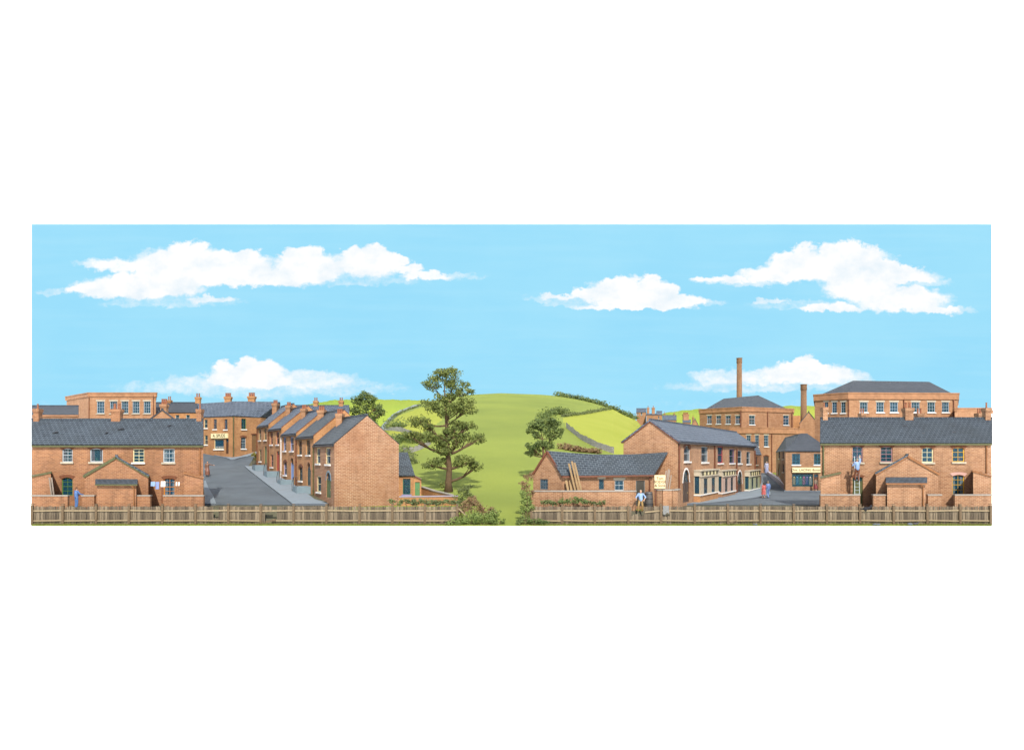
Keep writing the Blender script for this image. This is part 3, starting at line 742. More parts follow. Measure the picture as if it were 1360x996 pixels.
def small_house(label, x0, x1, D, ye, yr, ch=(), depth=7, roof=SLATE_F, wall=BR_C, front_gable=False, name='house', zb=5, group=None, wins=(), potm=None):
    b = Bld(name, label, 'house', rect_fp(x0, x1, D, D+depth), zb, zat(ye, D), wall, group)
    rise = zat(yr, D if front_gable else D+depth/2)-zat(ye, D)
    for w in wins: b.window(0, w, WHITE, 1, 2, 0, STONE)
    if front_gable: b.gable_roof(1, 3, 0, 2, rise, roof, .12, .1)
    else: b.gable_roof(0, 2, 3, 1, rise, roof, .15, .1)
    b.walls()
    for (cx0, cx1, y0, y1, n) in ch: b.chimney(cx0, cx1, y0, y1, D+(1.2 if front_gable else depth/2), n, .6, potmat=potm)
    return b
rg = 'roofs behind the left cottages'
small_house('brick gable with a wide chimney rising behind the left slate roof', 199, 232, 84, 557, 544.5, [(213.5,223,537,552,3)], front_gable=True, wall=BR_F, group=rg)
small_house('long house with grey slate roof right of the factory, chimney at its right end', 207, 262, 118, 548, 535.5, [(259.5,266.8,527.5,541,2),(222.5,228,531.5,540,2)], group=rg, wins=[(233,551,238,558),(247,551,252,558)])
b2 = Bld('house_row', 'blue slate roofed row standing behind the stepped terrace, two chimneys on its ridge', 'house', rect_fp(386, 463, 112, 120), 6, zat(555, 112), BR_C)
b2.gable_roof(0, 2, 3, 1, zat(539.5,116)-zat(555,112), SLATE_B, .15, .1); b2.walls()
b2.chimney(416.3, 422.8, 532.5, 543, 116, 2, .5); b2.chimney(450, 456.4, 532.5, 543, 116, 2, .5)

# ------------------------------------------------------------------ corner shop at the top of the left street
DC = 105.0
cs = Bld('corner_shop', 'two storey brick corner shop with blue slate roof at the top of the street', 'shop',
         [XY(264, 108.4), XY(308.3, DC), XY(346, 109), (XY(372,118)[0], 118), (XY(262,118)[0], 118)], 5.0, zat(552.5, DC), BR_C)
BRW = paint('brown_blind', 150, 96, 60)
cs.window(0, (271,557,275.6,568.5), CREAM, 1, 2, 0, WHITE); cs.window(0, (271.4,578,275.8,590.5), CREAM, 1, 2, 0, WHITE)
cs.window(0, (283.4,556.6,287.8,570), paint('brown_window_paint',150,104,80), 1, 2, 0, WHITE, curtain=CURT_P); cs.window(0, (297.7,556.8,302,570.4), paint('brown_window_paint',150,104,80), 1, 2, 0, WHITE, curtain=CURT_P)
cs.window(0, (284.5,583,297.2,596.5), CREAM, 1, 1, 0, WHITE); cs.door(0, (300,583,303.6,602.5), paint('dark_brown_paint', 84, 58, 40))
u0, u1, z0, z1 = cs.rect(0, 281.6, 575.6, 303.4, 582); sg = MB(); d0 = cs.rot(0)
g0 = cs.rect(0, 285.2, 588, 296.6, 596)
for k in range(5):
    m = MB(); w_ = cs.world(0, g0[0]+(g0[1]-g0[0])*(k+.5)/5, g0[2]+.1, -.28); m.ball(w_+Vector((0,0,.1)), .2, 8); m.box((w_.x-.2, w_.y-.1, w_.z-.25), (w_.x+.2, w_.y+.1, w_.z)); m.build('window_display', plain('goods_%d' % (k % 2), alb(*((236,228,210),(214,196,166))[k % 2], 1.0), .7, .1, 4), cs.root)
for_w = (u1-u0); c = cs.world(0, (u0+u1)/2, (z0+z1)/2, .1)
m = MB(); m.box((-for_w/2, -.1, -(z1-z0)/2), (for_w/2, .08, (z1-z0)/2)); so = local_obj('shop_sign', with_mat(m.mesh('shop_sign'), CREAM), cs.root, c-cs.loc, d0); OFF[so.name] = c
t = lettering('A. SPUDS', so, c, 0, .62, paint('gold_brown_letters', 80, 56, 24)); t.location = (0, -.115, 0)
cs.window(1, (320.6,556,326.8,570), GREENP, 2, 1, 0, WHITE); cs.window(1, (320.2,580.5,326.4,595.8), GREYB, 2, 4, .2, WHITE)
cs.door(1, (334.5,577,341,600), paint('gate_brown', 128, 96, 62), .12, fan=False)
cs.pipe(1, 309.6, 553, 606, GUTTER, .07); cs.walls()
m = MB(); V = [Vector((p.x, p.y, cs.ze)) for p in cs.p]; dn = Vector((0,0,0))
ra, rb, rc = P(262, 537, 113), P(312, 533.8, 111.5), P(372, 534.5, 115)
cs.slope(m, V[0], V[1], rb, ra, .2, 0); cs.slope(m, V[1]+Vector((.001,0,0)), V[2], rc, rb, .2, 0)
m.slab([V[2]+Vector((0,0,.1)), V[3]+Vector((0,0,.1)), rc], .1); m.slab([V[3], V[4], ra, rb], .1); m.slab([V[3], rb, rc], .1)
cs_r = m.build('roof', SLATE_B, cs.root)
cs.chimney(298.3, 307.8, 527, 538, 112, 3, .55); cs.chimney(329.3, 339.6, 526.5, 537, 113, 3, .55)

# ------------------------------------------------------------------ stepped terrace going up the left street
doors = [('dark green', paint('bottle_green', 84, 104, 62)), ('black', paint('slate_green', 56, 76, 76)), ('blue', paint('sky_blue', 130, 160, 210)), ('red', paint('door_red', 172, 62, 50)), ('green', paint('sage_green', 110, 128, 84))]
frames = [CREAM, paint('dark_frame', 96, 92, 70), paint('lilac_frame', 170, 176, 220), paint('rose_frame', 200, 130, 112), paint('buff_frame', 190, 176, 130)]
eaves = [zat(589.3, 66), zat(579, 72.1), zat(575.5, 78.2), zat(568.5, 84.4), zat(564, 90.5)]
lab = ['nearest terrace house, large brick gable end, cream windows and dark green door', 'second terrace house up the street with dark frames and black door',
       'middle terrace house with lilac windows and a blue door', 'fourth terrace house up the street with a red door', 'topmost terrace house by the corner shop, dull green door']
chx = [(446,457,548,562), (421.5,433,543.5,556), (399.5,408.5,541.5,554), (379.5,388,537.5,549), (361.5,370.3,534.5,546)]
TH = []
for k in range(5):
    C0 = Vector((-15.27-3.35*k, 66+6.12*k, 0)); C1 = Vector((-15.27-3.35*(k+1), 66+6.12*(k+1), 0)); r = (C0-C1).normalized(); pp = Vector((.878,.478,0))*5.84
    C1n = C1 + r*.03; ze = eaves[k]; zb = ze-5.35
    b = Bld('terrace_house', lab[k], 'house', [C1n, C0, C0+pp, C1n+pp], zb, ze, BR_C, 'stepped terrace houses'); TH.append(b)
    L = b.dirn(0)[2]; fr = frames[k]
    sc = lambda f: f*L
    sillm = WHITE
    b.window(0, None, fr, 1, 2, 0, sillm, rect=(sc(.13), sc(.33), ze-1.75, ze-.3), curtain=CURT_W if k in (0,2) else None)
    b.window(0, None, fr, 1, 2, 0, sillm, rect=(sc(.6), sc(.82), ze-1.78, ze-.32), curtain=CURT_W if k in (0,2) else None)
    b.window(0, None, fr, 1, 2, .2 if k in (1,2) else 0, sillm, rect=(sc(.16), sc(.37), ze-4.35, ze-2.9))
    b.door(0, None, doors[k][1], .5 if k in (0,2,1) else 0, STEPS if k in (0,) else CAPBRICK, rect=(sc(.63), sc(.84), ze-4.72, ze-2.5), fan=True)
    b.pipe(0, b_px := (b.world(0, L*.02, 0).x/b.world(0, L*.02, 0).y*F+CX), 605-(ze-.15-H)*F/b.world(0,0,0).y, 605-(zb-H)*F/b.world(0,0,0).y, [GUTTER, PIPE, WHITE, PIPE, PIPE][k], .055)
    b.gable_roof(0, 2, 3, 1, 2.47, [SLATE_D, SLATE_D, SLATE_B, SLATE_B, SLATE_B][k], .15, -.1, BLACK)
    # brick upstand along the near gable
    m = MB(); a, d, LL = b.dirn(1); g = b.gab[1]; ins = Vector((d.y,-d.x,0))*-.13
    for q in (b.p[1], b.p[2]): m.beam(Vector((q.x,q.y,ze+.03))+ins, Vector((g.x,g.y,g.z+.03))+ins, .16, .1)
    m.build('parapet', [BLACK, ARCHB, ARCHB, ARCHB, ARCHB][k], b.root)
    b.walls(BR_G if k == 0 else BR_C)
    x0, x1, y0, y1 = chx[k]; gf = b.gab[3]; tt = .86
    Dq = b.gab[3].y*tt + b.gab[1].y*(1-tt)
    b.chimney(x0+.9, x1-.9, y0+1.5, y1, Dq, 3, .45, 1.0, BR_F, deep=1.5)
# front steps with railings
for k in range(1, 5):
    b = TH[k]; L = b.dirn(0)[2]; ze = eaves[k]; zb = ze-4.72; m = MB()
    g = b.world(0, L*.74, 0, .8); zg = gxy(g.x, g.y)
    a, d, _ = b.dirn(0); nr = Vector((d.y,-d.x,0)); M = Matrix(((d.x,-nr.x,0,0),(d.y,-nr.y,0,0),(0,0,1,0),(0,0,0,1)))
    rt = thing('doorstep', 'grey stone steps with iron rail before the ' + ['', 'black', 'blue', 'red', 'dull green topmost'][k] + ' terrace door', 'steps', b.world(0, L*.74, zg, .5), 'stone doorsteps of the terrace')
    o = b.world(0, L*.735, 0, 0); lo = zg-.3
    T = Matrix.Translation(o) @ M
    m.box((-.8, -1.35, lo), (.8, -.02, zb-.04), 0, T); m.box((-1.2, -1.3, lo), (-.801, -.06, (zb+zg)/2+.05), 0, T); m.box((-1.6, -1.25, lo), (-1.201, -.1, (zb+zg*2)/3+.05), 0, T)
    m.build('steps', STEPS, rt); m = MB()
    q = lambda u, v, z: T @ Vector((u, v, z))
    for u in (-1.4, -.72, .0, .7): m.tube([q(u,-1.28,(zb if u > -1 else zb-.6)-.1), q(u,-1.28,(zb if u > -1 else zb-.6)+.85)], .022, 6)
    m.tube([q(-1.4,-1.28,zb+.25), q(-.72,-1.28,zb+.85), q(.7,-1.28,zb+.85)], .022, 6); m.build('railing', BLACK, rt)
# rear scullery of the nearest house, its yard walls
sc_ = Bld('scullery', 'small brick scullery with steep slate roof behind the big gable, green sash window', 'outhouse', rect_fp(528.5, 549.5, 70.5, 74.5), 1.0, zat(631,70.5), BR_C)
sc_.window(0, (535,635.5,545.2,656.5), paint('sea_green_paint', 60, 112, 84), 1, 2, 0, paint('lilac_sill', 150, 140, 180)); sc_.walls()
m = MB(); q = [P(528, 631, 70.3), P(551, 631, 70.3), P(541.5, 600.5, 74.3), P(528, 600.5, 74.3)]; m.slab(q, .12); m.build('roof', SLATE_D, sc_.root)
m = MB(); m.slab([P(551, 631, 70.3), P(551, 631, 74.5), P(541.5, 600.5, 74.3)], .1); m.build('roof_hip', SLATE_D, sc_.root)
pv = Bld('privy', 'narrow brick lean-to with a green plank door beside the scullery', 'outhouse', rect_fp(549.7, 559.5, 70.6, 73.5), 1.0, [zat(632,70.6), zat(637.5,70.6), zat(637.5,70.6), zat(632,70.6)], BR_C)
pv.door(0, (551,640,557.6,658), paint('privy_green', 92, 138, 84), fan=False, panels=False); mono(pv, PIPE, .1, .07); pv.walls()
wall_run('yard_wall', 'long low brick yard wall behind the big gable, ending near the tall tree', [XY(531, 68.2), XY(608, 68.2)], [zt(659,68.2), zt(658,68.2)], 1.0, .25, BR_C, paint('lilac_coping', 170, 160, 176), group=wg)
wall_run('yard_wall', 'sloping brick yard wall stepping down below the tall tree', [XY(561, 73.5), XY(576, 71.5), XY(600, 69.2)], [zt(646,73.5), zt(651,71.5), zt(656.5,69.2)], 1.0, .25, BR_C, COPING, group=wg)

# ------------------------------------------------------------------ builder's yard right of the meadow
by = Bld('builders_workshop', 'single storey brick workshop with sagging slate roof in the builder yard', 'workshop', [XY(708.2, 65.2), XY(747, 63.6), XY(868, 64.6), (XY(868,64.6)[0]+.2, 68.6), XY(712, 69)], 1.0, zat(631, 64), BR_B)
DKW = paint('grey_window_paint', 120, 122, 120)
by.window(0, (717,636,727.6,650), DKW, 3, 3, 0, None)
by.window(1, (795.5,636,802.2,650), DKW, 1, 1, 0, None, STONE); by.window(1, (816.5,637.5,828.6,651), paint('pale_window_paint', 190, 196, 196), 2, 2, 0, None, STONE)
by.door(1, (844.5,638,856.5,672), paint('dark_doorway', 66, 62, 52), 0, fan=False, frame=DKW)
by.pipe(1, 862.5, 633, 671, PIPE)
V = [Vector((p.x, p.y, by.ze)) for p in by.p]; ga = P(728.5, 600.5, 66.6); ga.z = zat(600.5, 64.4); by.gab[0] = Vector((V[0].x*.5+V[1].x*.5, V[0].y*.5+V[1].y*.5, zat(600.5, 64.4)))
gl = by.gab[0]; m = MB(); n = 10; rowsR = []
for k in range(n+1):
    t = k/n; e = V[1].lerp(V[2], t) + Vector((-.12 if k == 0 else 0, -.25, -.02-.06*math.sin(math.pi*t))); rr = Vector((gl.x-.1, gl.y, 0)).lerp(P(887, 600, 67.4), t); rr.z = zat(600.2, 64.4)*(1-t)+zat(602, 67.4)*t - .28*math.sin(math.pi*t)
    bk = V[4].lerp(V[3], t) + Vector((0,.2,0)); rowsR.append((e+Vector((0,0,.1)), rr+Vector((0,0,.12)), bk))
for k in range(n):
    a, bq = rowsR[k], rowsR[k+1]; m.poly([a[0], bq[0], bq[1], a[1]]); m.poly([a[1], bq[1], bq[2], a[2]])
    m.poly([a[0]-Vector((0,0,.1)), a[1]-Vector((0,0,.1)), bq[1]-Vector((0,0,.1)), bq[0]-Vector((0,0,.1))]); m.poly([a[0], a[0]-Vector((0,0,.1)), bq[0]-Vector((0,0,.1)), bq[0]])
m.build('roof', SLATE_D, by.root)
m = MB(); nn = Vector((-.06,-.1,0))
for q in (V[0], V[1]): m.beam(q+(q-gl).normalized()*.2+nn, gl+nn+Vector((0,0,.06)), .1, .16)
m.build('bargeboard', PIPE, by.root)
e2 = rowsR[-1]; m = MB(); m.poly([V[2], V[3], e2[2]+Vector((0,-.2,0)), e2[1]-Vector((0,0,.12)), V[2]]); m.poly([V[2]+Vector((.02,0,0)), e2[1]-Vector((-.02,0,.14)), e2[2]]); m.build('gable_end', BR_C, by.root)
m = MB(); a, c = P(747, 633.2, 63.3), P(868, 631.5, 64.3); m.beam(a, c, .1, .12); m.build('gutter', PIPE, by.root)
by.walls()
wall_run('yard_wall', 'brick front wall of the builder yard with a grey coping, left of the open gate', [XY(706.5, 63.0), XY(747, 62.3), XY(844.5, 62.3)], [zt(651.5,63.0), zt(651.5,62.3), zt(651.5,62.3)], .3, .26, BR_B, COPING, group=wg)
pts = [XY(871.5, 62.9), XY(874, 62.3), XY(880, 62.0), XY(892, 62.0), XY(898, 62.4), XY(901, 63.6)]
wall_run('yard_wall', 'rounded brick wall corner below the painted sign and leaning timber', pts, [zt(650,62.2)]*6, .3, .26, BR_B, COPING, group=wg)

# ------------------------------------------------------------------ parade of shops, right street
sp = Bld('shop_parade', 'long two storey brick parade with bay shop windows and blue slate roof', 'shop',
         [XY(900, 67), XY(1002.3, 103), (32.8-4.405-.2, 105.2), (10.05, 69.25)], .9, zat(585.3, 67), BR_B)
REDF, PURF = paint('red_frame', 204, 62, 72), paint('purple_blind', 130, 104, 150)
for px, fr, cu, ar in (((908.4,591.7,916.8,612.8), GREYB, CURT_W, .15), ((931.5,593,940.4,613.8), GREYB, CURT_W, 0), ((953.2,593,960.1,615), REDF, None, 0),
                   ((968.7,596.5,975.4,615), PURF, CURT_P, 0), ((979.8,598.3,985.2,615.5), GREYB, None, 0), ((991.4,599.8,996.8,616.3), GREYB, CURT_W, 0)):
    sp.window(0, px, fr, 1, 2, ar, WHITE, curtain=cu)
DD = paint('dark_brown_door', 74, 56, 44)
sp.door(0, (907,623.5,915.5,667), DD, .5, WHITE); sp.door(0, (971.6,625.5,975.8,657), DD, .5, WHITE); sp.door(0, (979.2,625.7,985.6,657), DD, .5, WHITE)
def bay(b, x0, x1, yt, yf, ys, ybot, frame, nmul, stall, out=.55):
    u0, u1, _, zt_ = b.rect(0, x0, yt, x1, ybot); um = (u0+u1)/2; w = u1-u0; a, d, L = b.dirn(0)
    xm = (x0+x1)/2; zf = b.on(0, xm, yf)[1]; zs = b.on(0, xm, ys)[1]; zb = b.on(0, xm, ybot)[1]-.3
    par = b.place('bay_window', None or (lambda m: (m.box((-w/2,-out-.08,zf-zs),(w/2,.1,zt_-zs-.02)), m.box((-w/2-.06,-out-.2,zt_-zs-.019),(w/2+.06,.1,zt_-zs+.1)), m.box((-w/2-.05,-out-.16,zf-zs-.08),(w/2+.05,-out+.02,zf-zs-.001)), with_mat(m.mesh('bay_window'), STONE))[-1])(MB()), 0, um, zs)
    m = MB(); m.box((-w/2,-out-.02,zb-zs),(w/2,.08,-.1)); local_obj('stall_riser', with_mat(m.mesh('stall_riser'), stall), par)
    m = MB(); m.box((-w/2-.06,-out-.12,-.099),(w/2+.06,.1,0)); local_obj('sill', with_mat(m.mesh('sill'), WHITE), par)
    m = MB(); hh = zf-zs-.081
    for k in range(nmul+1):
        ww = w*.09 if k in (0, nmul) else w*.1; x = -w/2+ww+.02+(w-2*ww-.04)*k/nmul
        m.box((x-ww,-out-.06,.001),(x+ww,-out+.05,hh))
    m.box((-w/2+.2,-out-.05,hh-.18),(w/2-.2,-out+.04,hh-.001)); m.box((-w/2+.01,-.06,.001),(-w/2+.09,.05,hh)); m.box((w/2-.09,-.06,.001),(w/2-.01,.05,hh)); m.box((-w/2+.01,-out+.05,.001),(-w/2+.07,-.06,.1)); m.box((w/2-.07,-out+.05,.001),(w/2-.01,-.06,.1))
    local_obj('frame', with_mat(m.mesh('frame'), frame), par)
    m = MB(); m.box((-w/2+.09,-out+.0,.01),(w/2-.09,-out+.02,hh-.01)); m.box((-w/2+.03,-out+.06,.11),(-w/2+.045,-.07,hh-.01)); m.box((w/2-.045,-out+.06,.11),(w/2-.03,-.07,hh-.01)); local_obj('pane', with_mat(m.mesh('pane'), GLASS), par)
    m = MB(); zc0, zc1 = zf-zs+.06, zt_-zs-.07
    for k in range(5):
        x = -w/2+w*(.12+.19*k); m.box((x-w*.05,-out-.1,zc0),(x+w*.05,-out-.05,zc1))
    local_obj('fascia_panel', with_mat(m.mesh('fascia_panel'), paint('fascia_green', 84, 80, 56)), par)
    m = MB()
    for k in range(4):
        x = -w/2+w*(.215+.19*k); m.box((x-w*.04,-out-.1,zc0),(x+w*.04,-out-.05,zc1))
    local_obj('fascia_block', with_mat(m.mesh('fascia_block'), CREAM), par)
bay(sp, 921.5, 946.6, 624.5, 631, 654.5, 671, paint('buff_frame2', 200, 182, 154), 2, BR_C); bay(sp, 951.8, 970.2, 624.8, 631.2, 652.6, 663, paint('dusty_pink_frame', 196, 166, 148), 2, BR_B); bay(sp, 988.8, 1003.4, 625, 631.5, 649, 657, paint('sage_frame', 168, 170, 136), 2, BR_C)
sp.pipe(0, 900.9, 588, 673, PIPE, .07); sp.pipe(0, 948.4, 592, 668, PIPE, .07); sp.pipe(0, 977.8, 596, 658, PIPE, .08); sp.pipe(0, 1002, 598, 654, PIPE, .08)
sp.gable_roof(0, 2, 3, 1, zat(558.6, 68.1)-sp.ze, SLATE_B, .22, .1, BLACK, PIPE); sp.walls()
sp2 = Bld('cottage', 'narrow brick cottage with low slate roof at the far end of the shop parade', 'house', [XY(1002.8, 104.5), XY(1011, 111), (XY(1005,112)[0],114), (XY(996,107)[0],109)], .9, zat(603.5, 104.5), BR_A)
sp2.window(0, (1003.6,606,1006.6,617), PIPE, 1, 2, 0, STONE); sp2.window(0, (1003.8,622,1006.8,634), PIPE, 1, 2, 0, None); sp2.gable_roof(0, 2, 3, 1, 1.6, SLATE_B, .2, .1); sp2.walls()

# ------------------------------------------------------------------ mill, tall chimneys, boot shop
ml = Bld('mill', 'large brick mill with hipped slate roof and brick parapet beyond the shop parade', 'factory', [XY(929,158), XY(985,150), XY(1053.6,156), XY(1050,186), XY(936,190)], 3, zat(541.5,150), BR_F)
for x0, x1 in ((939,945.2),(951.2,957.4),(963.7,970.4),(976.6,983.4)): ml.window(0, (x0,552,x1,563), FW, 2, 3, 0, WHITE, STONE)
ml.window(1, (995,552,1002.6,564), FW, 2, 3, 0, WHITE, STONE); ml.window(1, (1040.4,552,1047.6,564.5), FW, 2, 3, 0, WHITE, STONE)
ml.parapet(.7, CAPBRICK, .15, .2); ml.pipe(0, 984, 545, 572, PIPE, .1); ml.pipe(1, 1019, 545, 568, PIPE, .1); ml.pipe(1, 1051.4, 545, 568, PIPE, .1); ml.walls()
V = [Vector((p.x, p.y, ml.ze-.1)) for p in ml.p]; cc = sum(V, Vector())/5; V = [cc+(v-cc)*.94 for v in V]; RA, RB = P(961, 529.4, 172), P(1007, 525, 168)
m = MB()
for q in ([V[0],V[1],RB,RA],[V[1],V[2],RB],[V[2],V[3],RB],[V[3],V[4],RA,RB],[V[4],V[0],RA]): m.slab(q, .15)
m.build('roof', SLATE_F, ml.root)
mb = Bld('mill_annexe', 'lower flat brick mill block with three tall windows and a dark archway', 'factory', [XY(970,141), XY(1008,139.5), XY(1067,145), XY(1067,149), XY(972,149)], 1, zat(568.8,140), BR_F)
for x0, x1 in ((991.4,997),(1002.8,1008.4-.6)): mb.window(0, (x0,578,x1,593), FW, 2, 4, 0, WHITE, STONE)
mb.window(1, (1014.8,578,1020.6,593), FW, 2, 4, 0, WHITE, STONE)
mb.door(1, (1014,605,1021,627), paint('dark_archway', 70, 56, 44), .2, fan=False, panels=False, handle=False)
mb.parapet(.9, CAPBRICK, .2, .2); mb.flat(SLATE_F); mb.pipe(1, 1024.5, 574, 628, PIPE, .09); mb.walls()
def stack(label, x0, x1, yt, yb, D):
    a, c = P(x0, yt, D), P(x1, yb, D); w = c.x-a.x; r = thing('mill_chimney', label, 'chimney', ((a.x+c.x)/2, D, 2), 'round mill chimneys'); cx = (a.x+c.x)/2; m = MB()
    m.tube([(cx,D,2),(cx,D,a.z-w*.5)], [w*.5, w*.4], 18); m.build('shaft', BR_K, r, smooth=True); m = MB()
    m.tube([(cx,D,a.z-w*.9),(cx,D,a.z-w*.62),(cx,D,a.z-w*.6),(cx,D,a.z-w*.1),(cx,D,a.z-w*.08),(cx,D,a.z)], [w*.42,w*.47,w*.44,w*.44,w*.5,w*.48], 18); m.build('crown', BR_K, r)
stack('tall round brick chimney rising behind the hipped mill roof', 977.8, 986, 475.5, 540, 190)
stack('shorter round brick chimney between the mill and the right factory', 1062.8, 1072, 510.5, 570, 166)
small_house('small brick shed gable below the shorter round chimney', 1062, 1086, 150, 562, 547, front_gable=True, wall=BR_F, name='shed', zb=2)
b = Bld('shed', 'flat brick shed between the mill and the shorter round chimney', 'outhouse', rect_fp(1053, 1063, 158, 163), 2, zat(552,158), BR_C); b.flat(SLATE_F, .05); b.walls()
bs = Bld('boot_shop', 'brick boot shop with dark slate hipped roof half hidden by the right cottages', 'shop', [XY(1043.2,98), XY(1104,98), XY(1104,118), XY(1030.8,125)], .8, zat(599,98), BR_B)
bs.window(0, (1052,602.5,1062.6,617), paint('teal_frame', 60, 120, 140), 2, 3, 0, WHITE); bs.window(0, (1081,602.5,1091,617), paint('teal_frame', 60, 120, 140), 2, 3, 0, WHITE)
bs.window(3, (1034.2,600,1036,609), DKW, 1, 2, 0, STONE); bs.window(3, (1039.5,600,1041.2,609.5), DKW, 1, 2, 0, STONE); bs.door(3, (1033.5,615,1036.4,632), DD, .2, fan=False, handle=False); bs.window(3, (1039.5,616,1041.4,627), DKW, 1, 2, 0, STONE)
bs.window(0, (1052,629,1080,646), paint('shop_green', 52, 78, 70), 2, 1, 0, None)
bs.door(0, (1081,629.5,1087,651), paint('dark_brown_paint', 84, 58, 40))
u0, u1, z0, z1 = bs.rect(0, 1051.5, 620.8, 1092, 627.3); c = bs.world(0, (u0+u1)/2, (z0+z1)/2, .1); hw, hz = (u1-u0)/2, (z1-z0)/2
m = MB(); m.box((-hw,-.1,-hz),(hw,.08,hz)); so = local_obj('shop_sign', with_mat(m.mesh('shop_sign'), CREAM), bs.root, c-bs.loc, 0); OFF[so.name] = c
t = lettering('Doc. LACING Boots', so, c, 0, .43, paint('gold_brown_letters', 80, 56, 24)); t.location = (-.2,-.115,0)
u0, u1, z0, z1 = bs.rect(0, 1053, 630, 1079, 645)
for k, col in enumerate(((214,180,90),(86,150,180),(110,170,120),(200,90,120),(120,90,160),(220,200,170))):
    m = MB(); x = bs.p[0].x + u0 + (u1-u0)*(k+.5)/6; m.box((x-.16, 98.13, z0+.12),(x+.16, 98.22, z0+1.0)); m.ball((x,98.2,z0+1.08), .13, 8); m.build('window_display', plain('display_%d' % k, alb(*col, 1.1), .6, .05, 3), bs.root)
bs.walls()
V = [Vector((p.x,p.y,bs.ze)) for p in bs.p]; RA, RB, RC = P(1063.7,576.5,105), P(1112,576.5,106), P(1043,581.5,121)
RB.x = V[1].x; m = MB(); bs.slope(m, V[0], V[1], RB, RA, .2, 0); bs.slope(m, V[3], V[0], RA, RC, .2, 0); m.slab([V[1],V[2],RB], .1); m.slab([V[2],V[3],RC,RA], .1); m.slab([V[2],RA,RB], .1); m.build('roof', SLATE_F, bs.root)
wall_run('lane_wall', 'low purple grey wall curving beside the lane below the boot shop side', [XY(1020,135), XY(1028,122), XY(1036,111), XY(1042.5,102)], [zat(626.5,135), zat(631.5,122), zat(637.5,111), zat(644,102)], .3, .3, paint('purple_stone', 150, 134, 156), paint('pale_purple_stone', 190, 180, 190))

# ------------------------------------------------------------------ right hand cottages and the factory behind
Cc = Bld('cottage_row', 'long pale brick cottage row with slate roof at the right end, ladder against its wall', 'house', [XY(1089.7,66), XY(1317,66), XY(1317,72), XY(1090.3,72)], zA, zat(587.5,66), BR_B, 'brick cottage rows behind the fence')
LIL = paint('lilac_frame', 170, 176, 220)
Cc.window(0, (1132,592.5,1146,614), paint('dull_rose_paint', 170, 130, 130), 2, 3, .12, STONE); Cc.window(0, (1169.5,593,1185.5,613.5), paint('dull_rose_paint', 170, 130, 130), 2, 4, .12, STONE)
Cc.window(0, (1224.5,594,1239.5,614), CREAM, 2, 3, .14, STONE); Cc.window(0, (1265,594,1281,613.5), YELP, 2, 3, .14, STONE)
Cc.door(0, (1132.5,633,1146,672), paint('olive_door', 96, 100, 60), .12, fan=True); Cc.window(0, (1265,630.5,1281,657), YELP, 2, 4, .12, None, archmat=plain('pink_arch', alb(222,176,160), .8, .2, 20), curtain=CURT_W)
Cc.gable_roof(0, 2, 3, 1, zat(556.8,69)-zat(587.5,66), SLATE, .22, .02, GUTTER); Cc.pipe(0, 1093, 590, 671, GUTTER, .07); Cc.pipe(0, 1309.5, 590, 671, GUTTER_O); Cc.walls()
Cc.chimney(1091, 1098.3, 541, 559, 69, 1, .45); Cc.chimney(1199.5, 1212, 542, 559, 69, 2, .5); Cc.chimney(1306, 1314, 542, 559, 69, 1, .5)
slate_holes(Cc, ((1198,569.5,.34),(1264,577.5,.34),(1224,579,.26)))
extension('wash_house', 'gabled brick wash house jutting from the right cottage row beside the ladder', 1163.5, 1246, 1205, 629, 605.5, 63.2, GUTTER_O)
porch('coal_shed', 'low brick shed with grey slate lean-to roof in front of the right wash house', 1176.5, 1231.5, 633.5, 641, 61.9, 63.15, BR_B, 1178.3, 1229, 1226)
b = Bld('privy', 'small brick lean-to with green verge at the left end of the right cottages', 'outhouse', rect_fp(1090, 1116, 63, 66.3), 1.0, [zat(634.5,63), zat(628,63), zat(628,63), zat(634.5,63)], BR_B); mono(b, GUTTER); b.walls()
b = Bld('privy', 'small brick lean-to with ochre verge at the far right edge', 'outhouse', [XY(1292.5,63), XY(1316.5,63), XY(1316.5,66.3), XY(1292.5,66.3)], 1.0, [zat(625.8,63), zat(632.5,63), zat(632.5,63), zat(625.8,63)], BR_B); mono(b, GUTTER_O); b.walls()
yard('brick yard wall left of the ladder beside the right street', 1089, 1141.5, 656.5, mat=BR_B); yard('short brick yard wall between the ladder gap and the right coal shed', 1159, 1176, 656.5, mat=BR_B)
yard('short brick yard wall stub right of the right coal shed', 1231.4, 1249.3, 656.5, mat=BR_B); yard('brick yard wall at the far right edge below the yellow window', 1267, 1315.6, 656.5, mat=BR_B)
fb = Bld('factory', 'wide brick factory with hipped slate roof behind the right cottages', 'factory', [XY(1082,107.5), XY(1126,104), XY(1272,105), XY(1271,117), XY(1083,119)], 3, zat(523.5,105), BR_F)
for x0, x1 in ((1094.5,1099.8),(1105,1111.4),(1117,1123)): fb.window(0, (x0,534,x1,548.4), FW, 2, 4, 0, WHITE, STONE)
for x0, x1 in ((1142,1152.4),(1163.8,1174),(1182,1192.6),(1210.6,1221.4),(1231.8,1242),(1251,1260.4)): fb.window(1, (x0,534,x1,547.6), FW, 3, 3, 0, WHITE, STONE)
fb.parapet(.75, CAPBRICK, .15, .16); fb.pipe(1, 1126.6, 528, 565, PIPE, .07); fb.pipe(1, 1200, 528, 565, PIPE, .07); fb.pipe(1, 1266, 528, 565, PIPE, .07); fb.walls()
V = [Vector((p.x,p.y,fb.ze-.1)) for p in fb.p]; cc = sum(V, Vector())/5; V = [cc+(v-cc)*.97 for v in V]; RA, RB = P(1133,505.5,111), P(1234,507,111); m = MB()
